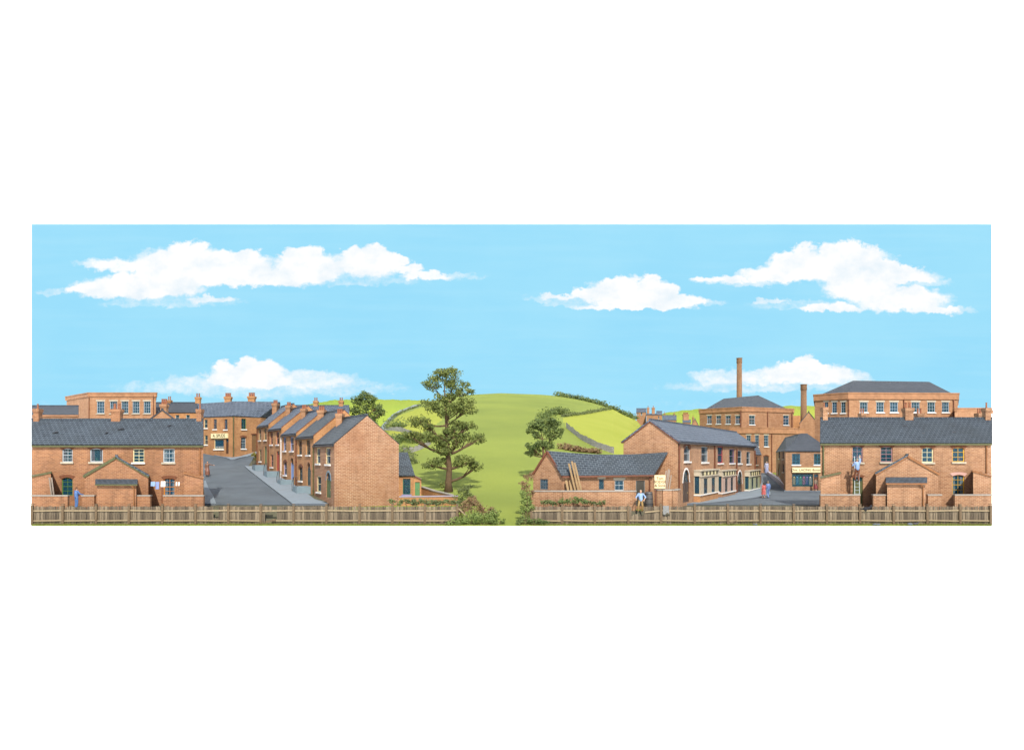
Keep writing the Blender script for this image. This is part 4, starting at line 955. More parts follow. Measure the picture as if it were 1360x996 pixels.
for q in ([V[1],V[2],RB,RA],[V[0],V[1],RA],[V[2],V[3],RB],[V[3],V[4],RA,RB],[V[4],V[0],RA]): m.slab(q, .12)
m.build('roof', SLATE_F, fb.root)
b = Bld('warehouse', 'low flat brick warehouse right of the wide factory', 'factory', [XY(1268,100), XY(1317,100), XY(1317,106), XY(1268,106)], 3, zat(543,100), BR_F); b.parapet(.3, CAPBRICK, .05, .14); b.flat(SLATE_F); b.walls()
sg_ = 'small chimneys behind the right cottages'
for x0, x1, y0, y1, n, D, l in ((1141.5,1148.5,549,558,2,76,'small brick chimney stub peeping over the right roof below the factory'), (1216,1225.5,549,558,2,76,'wide small chimney stub right of the central chimney'), (1296.5,1304,549,558,2,76,'small brick chimney stub near the right edge')):
    r = thing('chimney_stack', l, 'chimney', P((x0+x1)/2, y1, D), sg_); chimney(r, x0, x1, y0, y1, D, n, .5, .6, BR_B, deep=1.0)
# distant houses in the dip of the hills
fg = 'distant houses in the valley'
small_house('distant brick house with slate roof beside the hilltop hedge', 845.5, 858, 245, 547.5, 542.8, [(859,862.5,541.5,551,1)], 8, SLATE_B, BR_F, zb=8, group=fg, wins=[(846.5,548.5,848,551),(851,548,853,551.5)])
small_house('distant flat brick block with a tall pot between two slate houses', 858.5, 872, 240, 551, 550, [(865.5,869.8,541.5,551,1)], 6, SLATE_B, BR_F, zb=8, group=fg)
small_house('distant brick house with teal slate roof and right gable', 872, 879, 244, 551, 546.5, [], 8, SLATE_B, BR_F, zb=8, group=fg, wins=[(874,552.5,875.6,556)])
small_house('distant low house with blue roof and two thin chimneys', 880, 898, 225, 558, 552, [(881.8,883.4,549,555,1),(894.6,896,549,555,1)], 8, SLATE_B, BR_F, zb=7, group=fg)
small_house('distant brick house below a cluster of red chimney pots', 907, 917, 215, 561, 558, [(906.5,915,550.5,562,4)], 6, SLATE_B, BR_F, zb=6, group=fg)
small_house('distant pale gable with one dark pot left of the mill', 918.5, 927.5, 218, 564, 556, [(919.5,921.5,554,562,1)], 6, SLATE_B, BR_F, True, zb=6, group=fg)

# ------------------------------------------------------------------ fence
def post_z(D): return 0.0
def fence(name, label, xs, broken):
    D = 60.9; r = thing(name, label, 'fence', P(xs[0], 697, D))
    top, bot = zat(672.4, D), zat(696, D)
    for k, x in enumerate(xs):
        a = P(x, 670.5, D); m = MB(); w = .17
        m.box((a.x-w/2, D-.16, -.05), (a.x+w/2, D+.02, a.z+random.uniform(-.04,.03)))
        c = a.z; m.box((a.x-w/2-.015, D-.18, c+.031), (a.x+w/2+.015, D+.03, c+.08)); m.build('post', FENCE_P, r)
    for k in range(len(xs)-1):
        xa, xb = P(xs[k], 0, D).x+.07, P(xs[k+1], 0, D).x-.07
        n = int((xb-xa)/.103); st = (xb-xa)/n; m = MB()
        for i in range(n):
            x = xa+i*st; z1 = top+random.uniform(-.05,.03); z0 = bot+random.uniform(-.03,.03); px = (x+st/2)/D*F+CX
            skip = False
            for (bx0, bx1, zt0, mode) in broken:
                if bx0 <= px <= bx1:
                    if mode == 'gone': skip = True
                    elif mode == 'short': z1 = zt0+random.uniform(-.1,.08)
                    elif mode == 'hole': m.box((x+.008, D-.005, zt0), (x+st-.012, D+.02, z1)); skip = True
            if skip: continue
            t = random.uniform(-.012,.012); M = Matrix.Translation((x+st/2, D, 0)) @ Matrix.Rotation(t, 4, 'Y') @ Matrix.Translation((-x-st/2, -D, 0))
            o_ = .03 if i % 2 else 0; m.box((x-.004 if i % 2 else x+.014, D+o_, z0), (x+st+.004 if i % 2 else x+st-.014, D+o_+.022, z1), 0, M)
        m.build('panel', FENCE, r); m = MB()
        for y, dz in ((678, 0), (691.2, 0)):
            z = zat(y, D); sag = random.uniform(-.03,.03)
            if y > 690 and any(b[3] == 'hole' and xs[k] < b[0] < xs[k+1] for b in broken):
                b0 = [b for b in broken if b[3] == 'hole'][0]; m.beam((P(b0[1],0,D).x, D-.05, z), (xb+.02, D-.05, z), .08, .1); continue
            if y < 690 and xs[k] < 845 < xs[k+1]: m.beam((P(856,0,D).x, D-.05, z-.12), (xb+.02, D-.05, z), .08, .1); continue
            m.beam((xa-.02, D-.05, z+sag), (xb+.02, D-.05, z-sag), .08, .1)
        m.build('rail', RAILW, r)
    return r
fence('board_fence', 'weathered brown board fence along the front left of the meadow, two gaps broken in it', [43.8,84.5,128.6,172.2,216.5,260.5,304,347,390.6,434,478,521.4,564.5,607.5],
      [(284,289.5,.55,'short'), (352.5,361,.98,'hole'), (361,367.5,.42,'short')])
fence('board_fence', 'weathered brown board fence along the front right of the meadow', [705.5,746.5,789.7,834,877.6,922.2,966,1009.4,1053.4,1097.4,1141.4,1185.8,1230.5,1274.2,1314.6],
      [(838.5,855,.78,'short'), (879.5,889,.7,'short'), (1147,1158,1.05,'short')])
def beam_thing(name, label, cat, p, q, w, h, mat, group=None):
    m = MB(); m.beam(p, q, w, h); o = m.build(name, mat, None, at=Vector(p).lerp(Vector(q), .5)); return tag(o, label, cat, group)
beam_thing('brace', 'slanting timber brace propping the left fence end by the bushes', 'timber', P(609, 675, 60.85), P(621, 686, 60.7), .11, .09, RAILW)
beam_thing('broken_board', 'fallen dark board in the grass before the fence below the parade', 'board', P(966, 695.5, 60.3)+Vector((0,0,.06)), P(978, 692.5, 60.3)+Vector((0,0,.06)), .14, .05, FENCE_P)
beam_thing('broken_board', 'loose board lying in the grass near the bushes at the left fence end', 'board', P(583, 696, 60.4)+Vector((0,0,.06)), P(592, 691.5, 60.4)+Vector((0,0,.04)), .14, .05, FENCE_P)

# ------------------------------------------------------------------ foliage
rng = np.random.default_rng(11)
def leaf_mesh(name, blobs, size, mat, parent, at):
    """many small leaf faces spread through ellipsoids (centre, radii, count)"""
    V, Fc = [], []
    for c, r, n in blobs:
        c = np.array(c); r = np.array(r)
        d = rng.normal(size=(n,3)); d /= np.linalg.norm(d, axis=1)[:,None]
        rad = rng.uniform(.25, 1, n)**.45; lump = 1+.22*np.sin(d[:,0]*5+c[0]*3)*np.cos(d[:,2]*6+c[2])+.14*np.sin(d[:,1]*9+c[2]*5)
        p = c + d*r*(rad*lump)[:,None]
        nrm = d*.7 + rng.normal(size=(n,3))*.6 + np.array([0,-.15,.55]); nrm /= np.linalg.norm(nrm, axis=1)[:,None]
        a = np.cross(nrm, rng.normal(size=(n,3))); a /= np.linalg.norm(a, axis=1)[:,None]; b = np.cross(nrm, a)
        s = size*rng.uniform(.55, 1.25, n)[:,None]
        q = np.stack([p-a*s, p-b*s*.5+a*s*.1, p+a*s, p+b*s*.5+a*s*.1], axis=1)
        k0 = sum(len(x) for x in V); V.append(q.reshape(-1,3)); Fc.append(np.arange(n*4).reshape(n,4)+k0)
    V = np.concatenate(V) - np.array(at); Fc = np.concatenate(Fc)
    me = bpy.data.meshes.new(name); me.from_pydata(V.tolist(), [], Fc.tolist()); me.materials.append(mat)
    o = bpy.data.objects.new(name, me); C.objects.link(o)
    if parent: o.parent = parent
    else: o.location = at
    return o
def px_blobs(lst, D, dens, depth=1.0, sub=5, flat=True):
    out = []
    for x, y, rx, ry in lst:
        c = P(x, y, D); k = D/F; Rx, Rz = rx*k, ry*k; Ry = (Rx*.6+Rz*.4)*depth; dy = random.uniform(-.5,.5)*Ry*.8
        out.append(((c.x, c.y+dy, c.z), (Rx*.72, Ry*.72, Rz*.8), int(dens*.5*Rx*Rz)+20))
        for j in range(sub):
            t = random.uniform(0, 2*math.pi); e = random.uniform(-.5,.9); f = random.uniform(.6,.8)
            q = (c.x+Rx*f*math.cos(t)*math.cos(e*.9), c.y+dy+Ry*f*math.sin(t)*math.cos(e*.9), c.z+Rz*.62*math.sin(e*1.3))
            s = random.uniform(.3,.5); out.append((q, (Rx*s, Ry*s, (Rz*.6+Rx*.4)*s*.85), int(dens*.3*Rx*Rz*s)+14))
    return out
def tree(name, label, D, trunk, r0, clumps, dens, size, mat, group=None, links=None, sub=6):
    """trunk: photo points from the ground up; clumps: photo ellipses; a limb runs to each clump"""
    base = P(trunk[0][0], trunk[0][1], D); base.z = min(base.z, ground_z(trunk[0][0], D)-.05)
    r = thing(name, label, 'tree', base, group); m = MB()
    pts = [base]+[P(x, y, D) for x, y in trunk[1:]]; k = len(pts); rad = [r0*(1-.85*i/(k-1))**1.15 for i in range(k)]; rad[0] *= 1.35
    m.tube(pts, rad, 12)
    for (x, y, rx, ry) in clumps:
        c = P(x, y+ry*.15, D); best = None
        for i, p in enumerate(pts):
            if i == 0: continue
            d = (c-p).length + max(0, p.z-c.z+.5)*2.2
            if best is None or d < best[0]: best = (d, i)
        p = pts[best[1]]; rr = min(rad[best[1]]*.62, r0*.42)
        dv = Vector((0, random.uniform(-.3,.3), 0)); mid = p.lerp(c, .5) + dv + Vector((0,0,-.12*(c-p).length*.6))
        m.tube([p, p.lerp(mid,.5)+Vector((0,0,-.05)), mid, c.lerp(mid,.35), c+Vector((0,0,.1))], [rr*1.1, rr*.9, rr*.72, rr*.5, rr*.22], 7)
        for j in range(6):
            e = P(x+random.uniform(-.75,.75)*rx, y-random.uniform(-.1,.5)*ry, D)+Vector((0,random.uniform(-.4,.4)*rx*D/F,0))
            m.tube([mid, mid.lerp(e,.5)+Vector((0,0,-.06)), e], [rr*.5, rr*.34, rr*.12], 5)
    m.build('trunk', BARK, r, smooth=True)
    leaf_mesh('crown', px_blobs([(x, y, rx*.94, ry*1.08) for x, y, rx, ry in clumps], D, dens, .9, sub), size, mat, r, OFF[r.name]); return r
big = [(594,500,28,11),(574,512,15,8),(604,513,22,11),(617,521,14,8),(590,494,18,7),(590,530,18,9),(572,540,16,12),(598,545,25,12),(619,540,17,14),(557,560,17,10),(568,567,12,7),
       (606,566,16,8),(622,565,13,7),(548,580,14,9),(572,581,26,9),(597,588,20,11),(612,582,20,8),(630,583,15,9),(575,616,16,9),(590,612,8,6),(618,614,22,10),(634,619,13,9),(588,599,14,8),(590,644,7,6),(594,572,9,6),(600,526,9,5)]
tree('ash_tree', 'tall ash tree with tiered open foliage left of the meadow', 75, [(596,656),(595.5,640),(597,622),(595,604),(594,585),(593,565),(592,545),(591,528),(590,512)], .36, big, 420, .13, LEAF)
t2 = [(484,526,10,8),(494,531,10,8),(475,533,9,8),(485,538,15,10),(500,542,10,8),(470,545,9,7),(480,549,14,9),(495,553,14,8),(508,548,7,6),(488,560,14,8),(470,556,8,6)]
tree('oak_tree', 'round bushy tree standing behind the big gable roof ridge', 118, [(488,572),(488,560),(487,550),(487,540)], .35, t2, 190, .18, LEAF_D)
t3 = [(713,562,13,8),(706,570,10,8),(726,560,14,7),(735,566,11,9),(742,575,9,9),(733,580,11,7),(712,578,8,6),(718,590,10,6),(705,593,10,7),(703,602,8,6),(713,600,8,6),(728,592,10,7),(724,570,10,7)]
tree('ash_tree', 'smaller leaning ash tree rising behind the workshop gable', 80, [(722,618),(722,606),(721,595),(720,583),(719,572)], .18, t3, 380, .13, LEAF_D)
def bush(name, label, blobs, D, mat, dens=230, size=.13, group=None, stems=True, sub=5):
    x, y = blobs[0][0], max(b[1]+b[3] for b in blobs); base = P(x, y, D)
    r = thing(name, label, 'shrub', base, group)
    leaf_mesh('foliage', px_blobs(blobs, D, dens, .8, sub), size, mat, r, OFF[r.name])
    for b in blobs:
        for j in range(1):
            m = MB()
            c = P(b[0]+random.uniform(-.5,.5)*b[2], b[1]-random.uniform(-.1,.4)*b[3], D)
            g = Vector((P(b[0],0,D).x+random.uniform(-.2,.2), D, gxy(P(b[0],0,D).x, D)-.05)); m.tube([g, g.lerp(c,.5)+Vector((random.uniform(-.1,.1),0,0)), c], [.035,.025,.01], 5)
            m.build('stem', BARK, r)
    return r
bush('bush', 'dense green bush spilling along the ground at the left fence end', [(612,690,15,8),(626,688,15,10),(640,687,14,11),(653,688,13,10),(663,692,8,6),(658,682,8,7),(600,694,14,4)], 60.4, LEAF_G, 520, .09)
bush('bush', 'russet bramble thicket behind the brace at the left fence end', [(620,672,13,12),(634,673,12,11),(612,680,9,10),(644,679,12,9),(654,678,8,6),(628,664,8,6)], 61.2, LEAF_R, 520, .09)
bush('bush', 'olive bush behind the end of the long yard wall', [(614,655,10,9),(623,659,10,9),(609,664,9,7),(620,648,7,6)], 66, LEAF_H, 480, .09)
bush('bush', 'tall ivy like shrub climbing the left corner of the workshop', [(702,634,8,8),(699,646,9,9),(703,657,9,8)], 62.6, LEAF_R, 480, .09)
bush('bush', 'pale leaved shrub in front of the right fence end', [(699,664,10,9),(703,674,9,9),(694,678,7,8),(697,656,8,7)], 60.75, LEAF_G, 480, .09)
bush('bush', 'low dark green bush on the ground at the right fence end', [(697,690,11,7),(711,692,12,5),(724,694,9,3.5),(690,694,7,4)], 60.35, LEAF_D, 480, .09)
hg = 'clipped weeds along the fence tops'
for k, (x0, x1) in enumerate(((521,549),(551,580),(582,606))):
    bush('hedge', ['weedy green hedge behind the fence below the big gable', 'weedy green hedge behind the fence below the scullery door', 'weedy green hedge behind the fence below the tall tree'][k], [(x0+(x1-x0)*j/3, 667+random.uniform(-1.5,1.5), 6, 4.5) for j in range(4)], 61.6, LEAF_H, 260, .1)
for k, (x0, x1) in enumerate(((722,740),(748,775),(779,800))):
    bush('hedge', ['scrubby hedge behind the fence below the workshop gable', 'dark scrubby hedge behind the fence left of the workshop windows', 'thin scrubby hedge behind the fence right of the dark hedge'][k], [(x0+(x1-x0)*j/3, [667.5,665,668][k]+random.uniform(-1.5,1.5), 6, [4,6,3.5][k]) for j in range(4)], 61.5, [LEAF_H, LEAF_D, LEAF_H][k], 260, .1)
bush('bush', 'yellowish bush at the end of the terrace by the cross street', [(338,604,5,4),(341,609,4,5)], 98, leafmat('yellow_leaves', alb(150,140,60), alb(190,180,90), alb(120,120,60)), 200, .13)
def hedge_path(label, pts, rz, mat, n=None, dens=60, size=.24, D0=76, wob=.4, name='hedge', cat='hedge'):
    Q = []; n = n or max(4, int(sum(math.dist(pts[i], pts[i+1]) for i in range(len(pts)-1))/3))
    ln = [0]
    for i in range(len(pts)-1): ln.append(ln[-1]+math.dist(pts[i], pts[i+1]))
    for t in np.linspace(0, ln[-1], n):
        x = float(np.interp(t, ln, [p[0] for p in pts])); y = float(np.interp(t, ln, [p[1] for p in pts])); g = G(x, y, 0, D0)
        h = rz*random.uniform(1-wob, 1+wob)*g.y/F; Q.append((tuple(g+Vector((0,0,h*.55))), (h*1.5, h*1.1, h*.75), int(dens*random.uniform(.7,1.3))))
    at = Vector(Q[0][0]); o = leaf_mesh(name, Q, size, mat, None, at); return tag(o, label, cat)
hedge_path('long dark hedge running down the right shoulder of the big hill', [(738,525.5),(750,527.5),(770,531),(787,535),(800,539),(814,543.5),(830,552),(845,558),(858,564)], 4.2, LEAF_D, 46, 70, .3)
hedge_path('clump of bushes at the left end of the upper field hedge', [(722,556),(728,552),(735,550),(743,550),(750,551)], 7, LEAF_D, 12, 90, .25)
hedge_path('thin hedge crossing the hill between the upper fields', [(748,553.5),(765,551.5),(785,548.5),(800,545.5),(813,543.5)], 3.2, LEAF_H, 26, 50, .22)
hedge_path('russet scrub below the stone wall behind the workshop roof', [(748,596),(757,598),(768,600),(780,601),(792,602)], 6, LEAF_R, 12, 110, .2)
hedge_path('hedge along the left side of the country lane', [(496,564),(502,558),(511,552),(521,546.5),(530,542.5),(540,538.8),(551,536.2)], 4.2, LEAF_D, 26, 60, .25)
hedge_path('low hedge along the right side of the country lane', [(512,569),(516,561),(524,554),(534,548.5),(546,543.5),(558,539.5)], 2.4, LEAF_H, 26, 40, .2)
hedge_path('dark bushes beside the dry stone wall left of the tall tree', [(519,569),(527,568),(534,568)], 8, LEAF_D, 6, 120, .25)
hedge_path('dense scrub on the slope behind the big gable', [(524,592),(530,586),(538,584),(548,586),(556,588)], 8, LEAF_D, 12, 130, .2)
hedge_path('olive scrub spreading above the scullery roof', [(533,600),(537,606),(541,612),(546,616)], 8, LEAF_H, 8, 130, .16)
hedge_path('dark green hedge at the far left foot of the lane', [(508,580),(516,584),(526,590)], 5, LEAF_G, 8, 90, .2)
hedge_path('pale bush on the far hill behind the blue roofed row', [(400,556),(408,556),(414,556)], 0.1, LEAF_D, 3, 4, .1)
STW = brickmat('dry_stone', alb(200,192,188,.95), alb(170,162,160,.95), alb(140,132,130,.95), alb(160,160,140,.95), bw=.6, rh=.22, ms=.03)
def stone_wall(label, pts, h, D0=76, th=.7):
    Q = []; ln = [0]
    for i in range(len(pts)-1): ln.append(ln[-1]+math.dist(pts[i], pts[i+1]))
    for t in np.linspace(0, ln[-1], 24):
        Q.append(G(float(np.interp(t, ln, [p[0] for p in pts])), float(np.interp(t, ln, [p[1] for p in pts])), 0, D0))
    m = MB()
    for a, b in zip(Q, Q[1:]):
        hh = Vector((0,0,h+random.uniform(-.1,.1))); lo = Vector((0,0,-.3)); f = Vector((0,-th/2,0)); k = Vector((0,th/2,0))
        m.poly([a+f+lo, b+f+lo, b+f+hh, a+f+hh]); m.poly([b+k+lo, a+k+lo, a+k+hh, b+k+hh]); m.poly([a+f+hh, b+f+hh, b+k+hh, a+k+hh])
    return tag(m.build('stone_wall', STW, None, at=Q[0]), label, 'wall')
stone_wall('dry stone wall running down the slope behind the workshop roof', [(752,568),(762,576),(772,584),(785,591),(800,597),(815,602)], .8)
stone_wall('dry stone wall below the lane bushes left of the tall tree', [(511,571),(522,571.5),(535,573.5),(548,578),(560,581)], .7)
stone_wall('dry stone wall curving at the foot of the slope behind the scullery', [(536,601),(548,600.5),(560,596),(572,590)], .6)
# grass tufts along the fence foot
V, Fc = [], []
for k in range(5200):
    s_ = random.uniform(42.6, 1316.5); D = random.choice((random.uniform(60.05,60.85), random.uniform(60.7,60.85)))
    if 662 < s_ < 690: continue
    x = (s_-CX)*D/F; z = ground_z(s_, D); h = random.uniform(.06,.2)*(1.5 if random.random() < .08 else 1); w = .015+.02*random.random(); lx, ly = random.uniform(-.08,.08), random.uniform(-.05,.05); b = len(V)
    V += [(x-w,D,z-.01),(x+w,D,z-.01),(x+lx,D+ly,z+h)]; Fc.append((b,b+1,b+2))
me = bpy.data.meshes.new('grass'); me.from_pydata(V, [], Fc); me.materials.append(leafmat('grass_blades', alb(120,128,60,.6), alb(168,170,90,.6), alb(130,130,80,.6)))
o = bpy.data.objects.new('grass', me); C.objects.link(o); o['kind'] = 'stuff'; tag(o, 'short rough grass along the foot of the fences', 'grass')

# ------------------------------------------------------------------ people
def person(label, base, height, rz, J, top, bottom, hair, style='trousers', shoes=(60,46,38), sleeves='long', hairlen=0, skin=SKIN, group=None):
    j = dict(pel=(0,0,.95), che=(0,0,1.28), nec=(0,-.01,1.47), hea=(0,-.03,1.63), shL=(.185,0,1.42), elL=(.235,.03,1.14), haL=(.25,-.06,.9), shR=(-.185,0,1.42), elR=(-.235,.03,1.14), haR=(-.25,-.06,.9),
             hiL=(.09,0,.92), knL=(.1,-.02,.5), anL=(.1,.02,.08), hiR=(-.09,0,.92), knR=(-.1,-.02,.5), anR=(-.1,.02,.08))
    j.update(J); j = {k: Vector(v) for k, v in j.items()}
    r = thing('person', label, 'person', base, group); r.rotation_euler = (0,0,rz); s = height/1.75; r.scale = (s,s,s)
    def fin(mb, name, mat, vox, smooth=True):
        me = mb.mesh(name, uv=False, smooth=True); me.materials.append(mat); o = local_obj(name, me, r)
        md = o.modifiers.new('Remesh', 'REMESH'); md.mode = 'VOXEL'; md.voxel_size = vox; md.use_smooth_shade = True
        sm = o.modifiers.new('Smooth', 'SMOOTH'); sm.factor = .5; sm.iterations = 2; return o
    m = MB()
    m.ball(j['pel'], .15, 14, 0, (1.05,.75,.8)); m.cap(j['pel'], j['che'], .13, .14, 14); m.ball(j['che'], .165, 14, 0, (1.05,.68,1)); m.cap(j['shL'], j['shR'], .062, .062)
    m.cap(j['che']+Vector((0,0,.1)), j['nec'], .09, .055); m.cap(j['nec'], j['hea']-Vector((0,0,.06)), .052, .05)
    fd = Vector((0,-1,0))
    m.ball(j['hea'], .1, 16, 0, (.8,.95,1.15)); m.ball(j['hea']+Vector((0,-.045,-.06)), .06, 12, 0, (.9,.85,.9)); m.cap(j['hea']+Vector((0,-.095,.01)), j['hea']+Vector((0,-.118,-.025)), .011, .016, 8)
    for sx in (-1,1): m.ball(j['hea']+Vector((sx*.082,.01,-.01)), .026, 8, 0, (.4,.8,1.1))
    m.ball(j['hea']+Vector((0,-.096,-.062)), .02, 8, 0, (1.2,.5,.4))
    for S in 'LR':
        m.cap(j['sh'+S], j['el'+S], .05, .038); m.cap(j['el'+S], j['ha'+S], .038, .026); m.cap(j['hi'+S], j['kn'+S], .08, .055); m.cap(j['kn'+S], j['an'+S], .055, .038)
        d = (j['ha'+S]-j['el'+S]).normalized(); side = d.cross(Vector((0,1,0)));
        if side.length < .2: side = d.cross(Vector((1,0,0)))
        side.normalize(); nr = d.cross(side); w = j['ha'+S]; pal = w+d*.075
        m.cap(w, pal, .026, .034)
        for f in range(4):
            o_ = side*(-.03+.02*f); L = (.075,.085,.08,.062)[f]; a = pal+o_; b_ = a+d*L*.55+nr*.008; c_ = b_+(d*.8+nr*.6).normalized()*L*.5; m.cap(a, b_, .0095, .009, 6); m.cap(b_, c_, .009, .0075, 6)
        a = w+d*.02+side*.03; b_ = a+(d*.6+side*.8).normalized()*.045; m.cap(a, b_, .012, .011, 6); m.cap(b_, b_+d*.035, .011, .009, 6)
        m.cap(j['an'+S]-Vector((0,0,.03)), j['an'+S]+Vector((0,-.12,-.045)), .035, .028)
    fin(m, 'body', skin, .009)
    for sx in (-1,1):
        e = MB(); e.ball(j['hea']+Vector((sx*.034,-.086,.012)), .012, 8); local_obj('eye', with_mat(e.mesh('eye', uv=False), BLACK), r)
    m = MB(); m.ball(j['che'], .185, 14, 0, (1.06,.72,1.02)); m.cap(j['pel']+Vector((0,0,.02)), j['che'], .155, .165, 14); m.cap(j['shL'], j['shR'], .078, .078)
    for S in 'LR':
        m.cap(j['sh'+S], j['el'+S], .068, .055)
        if sleeves == 'long': m.cap(j['el'+S], j['el'+S].lerp(j['ha'+S], .9), .055, .042)
        elif sleeves == 'half': m.cap(j['el'+S], j['el'+S].lerp(j['ha'+S], .3), .055, .05)
    fin(m, 'coat' if style == 'coat' else 'dress_top' if style == 'dress' else 'shirt', top, .014)
    m = MB()
    if style == 'trousers':
        m.ball(j['pel'], .168, 14, 0, (1.05,.8,.85))
        for S in 'LR': m.cap(j['hi'+S], j['kn'+S], .1, .078); m.cap(j['kn'+S], j['an'+S]+Vector((0,0,.02)), .078, .066)
        fin(m, 'trousers', bottom, .014)
    else:
        c = (j['knL']+j['knR'])/2; m.tube([j['pel']+Vector((0,0,.1)), j['pel']-Vector((0,0,.05)), c+Vector((0,0,.1)), c-Vector((0,0,.08 if style == 'dress' else .3))], [.15,.19,.24,.26], 16)
        fin(m, 'skirt', bottom, .014)
    m = MB()
    for S in 'LR': m.cap(j['an'+S]-Vector((0,0,.03)), j['an'+S]+Vector((0,-.13,-.042)), .046, .038)
    fin(m, 'shoes', paint('shoe_%d' % shoes[0], *shoes), .014)
    m = MB(); m.ball(j['hea']+Vector((0,.022,.035)), .104, 14, 0, (.86,.95,1.0))
    if hairlen: m.cap(j['hea']+Vector((0,.06,0)), j['nec']+Vector((0,.07,.14-hairlen)), .08, .06)
    fin(m, 'hair', hair, .012); return r
HB, HD, HG = paint('brown_hair', 92, 62, 40, .7), paint('dark_hair', 56, 44, 36, .7), paint('grey_hair', 150, 136, 116, .7)
def gp(x, D, z=None): X = (x-CX)*D/F; return Vector((X, D, gxy(X, D) if z is None else z))
BLU = paint('overall_blue', 86, 122, 176); LBL = paint('light_blue_shirt', 142, 170, 208); KHA = paint('khaki_trousers', 158, 126, 74)
PLP = gp(102, 62.6)
person('man in blue overalls turned to the yard gateway, reaching right', gp(101.5, 62.7), 1.74, math.radians(150), dict(elR=(-.3,-.12,1.2), haR=(-.34,-.42,1.12), elL=(.27,-.1,1.2), haL=(.12,-.36,1.1)), BLU, BLU, HB)
person('woman in a brown coat walking by the kerb of the left street, arm out', G(275.5, 633), 1.74, math.radians(25), dict(elL=(.42,-.05,1.32), haL=(.62,-.18,1.3), knL=(.1,-.14,.5), anL=(.1,-.12,.08), anR=(-.1,.18,.1)), paint('brown_coat', 128, 92, 70), paint('russet_skirt', 132, 86, 66), HD, 'coat', hairlen=.2)
person('man in a pale blue shirt and khaki trousers leaning at the broken fence', Vector((P(851,0,61.4).x, 61.4, zat(680, 61.4))), 1.78, math.radians(-12), dict(pel=(.02,-.02,.95), che=(-.02,0,1.28), elL=(.38,.05,1.18), haL=(.27,-.14,.98), elR=(-.36,-.05,1.16), haR=(-.34,-.3,1.02), knR=(-.16,-.16,.52), anR=(-.2,-.08,.08), knL=(.14,-.06,.5), anL=(.1,.06,.08)), LBL, KHA, HG, sleeves='half')
person('woman in a pink dress strolling beside a man in a blue suit', gp(1014.5, 82), 1.66, math.radians(-160), dict(knL=(.09,-.1,.5), anL=(.09,-.12,.08), haR=(-.22,-.2,1.0)), paint('pink_dress', 206, 104, 98), paint('pink_dress', 206, 104, 98), HD, 'dress', hairlen=.1)
person('man in a blue suit strolling beside a woman in a pink dress', gp(1020.2, 82.4), 1.82, math.radians(-160), dict(knR=(-.1,-.12,.5), anR=(-.1,-.14,.08), anL=(.1,.16,.1)), paint('suit_blue', 112, 136, 182), paint('suit_blue', 112, 136, 182), HG)
person('figure in pale lilac standing at the dark mill archway', gp(1018.2, 136), 2.3, 0, {}, paint('lilac_coat', 176, 176, 200), paint('lilac_skirt', 150, 156, 190), HG, 'coat')
person('woman in a dark red skirt looking into the boot shop window', gp(1083, 97), 1.74, math.radians(120), dict(elL=(.25,-.12,1.18), haL=(.12,-.3,1.05)), paint('grey_cardigan', 150, 130, 110), paint('dark_red_skirt', 130, 54, 56), HB, 'dress')
# window cleaner on the ladder
lb, lt = P(1138.5, 668, 64.5), P(1138, 606, 65.8); lb.z = 1.1
ld = thing('ladder', 'grey wooden ladder leaning under the first upper window of the right cottages', 'ladder', lb); m = MB()
for sx in (-.2,.2): m.beam(lb+Vector((sx,0,0)), lt+Vector((sx,0,0)), .05, .09)
m.build('stiles', paint('pale_ladder', 176, 190, 190), ld)
for k in range(1, 15): p = lb.lerp(lt, k/15); m = MB(); m.tube([p-Vector((.2,0,0)), p+Vector((.2,0,0))], .022, 6); m.build('rung', paint('pale_ladder', 176, 190, 190), ld)
zf = zat(639.5, 64.75); pt = P(1138.5, 639, 64.75)
person('window cleaner in a blue shirt and brown trousers up the ladder, arm raised', Vector((pt.x, 64.75, zf)), 1.95, math.pi, dict(elR=(-.3,-.16,1.64), haR=(-.36,-.34,1.9), elL=(.3,-.1,1.2), haL=(.2,-.4,1.3), knL=(.1,-.12,.56), anL=(.1,-.1,.16)), LBL, paint('brown_trousers', 118, 72, 50), HG, sleeves='half')
# people inside windows
person('boy in a green top at the second upper window of the left cottages', Vector((P(127,0,66.5).x, 66.45, zat(614,66.4)-.95)), 1.55, .2, dict(elR=(-.22,-.1,1.18), haR=(-.1,-.14,1.2)), paint('green_top', 104, 160, 84), BLU, HB)
person('child in pink at the yellow framed upper window of the right cottages', Vector((P(1276,0,66.5).x, 66.45, zat(614,66.4)-.85)), 1.45, -.2, {}, paint('pink_top', 224, 140, 140), BLU, HB, hairlen=.1)

# ------------------------------------------------------------------ yard things
bb = Vector((P(862,0,62.2).x, 62.3, 1.0)); r = thing('barrel', 'dark wooden barrel standing by the builder yard wall', 'barrel', bb); m = MB()
hh = zat(653,62.3)-1.0; zz = np.linspace(0, hh, 9); m.tube([bb+Vector((0,0,z)) for z in zz], [.28+.07*math.sin(math.pi*z/hh) for z in zz], 18); m.build('staves', paint('barrel_wood', 84, 80, 76), r, smooth=True); m = MB()
for t in (.12,.36,.64,.88): rr = .285+.07*math.sin(math.pi*t); m.tube([bb+Vector((0,0,hh*t-.03)), bb+Vector((0,0,hh*t+.03))], rr, 18)
m.build('hoops', BLACK, r)
sb = P(876.4, 639.6, 62.0); r = thing('yard_sign', 'cream painted board lettered in brown at the builder yard wall corner', 'sign', P(876.4, 649, 62.0)); w, h = 14.4*62/F, 17.6*62/F; m = MB()
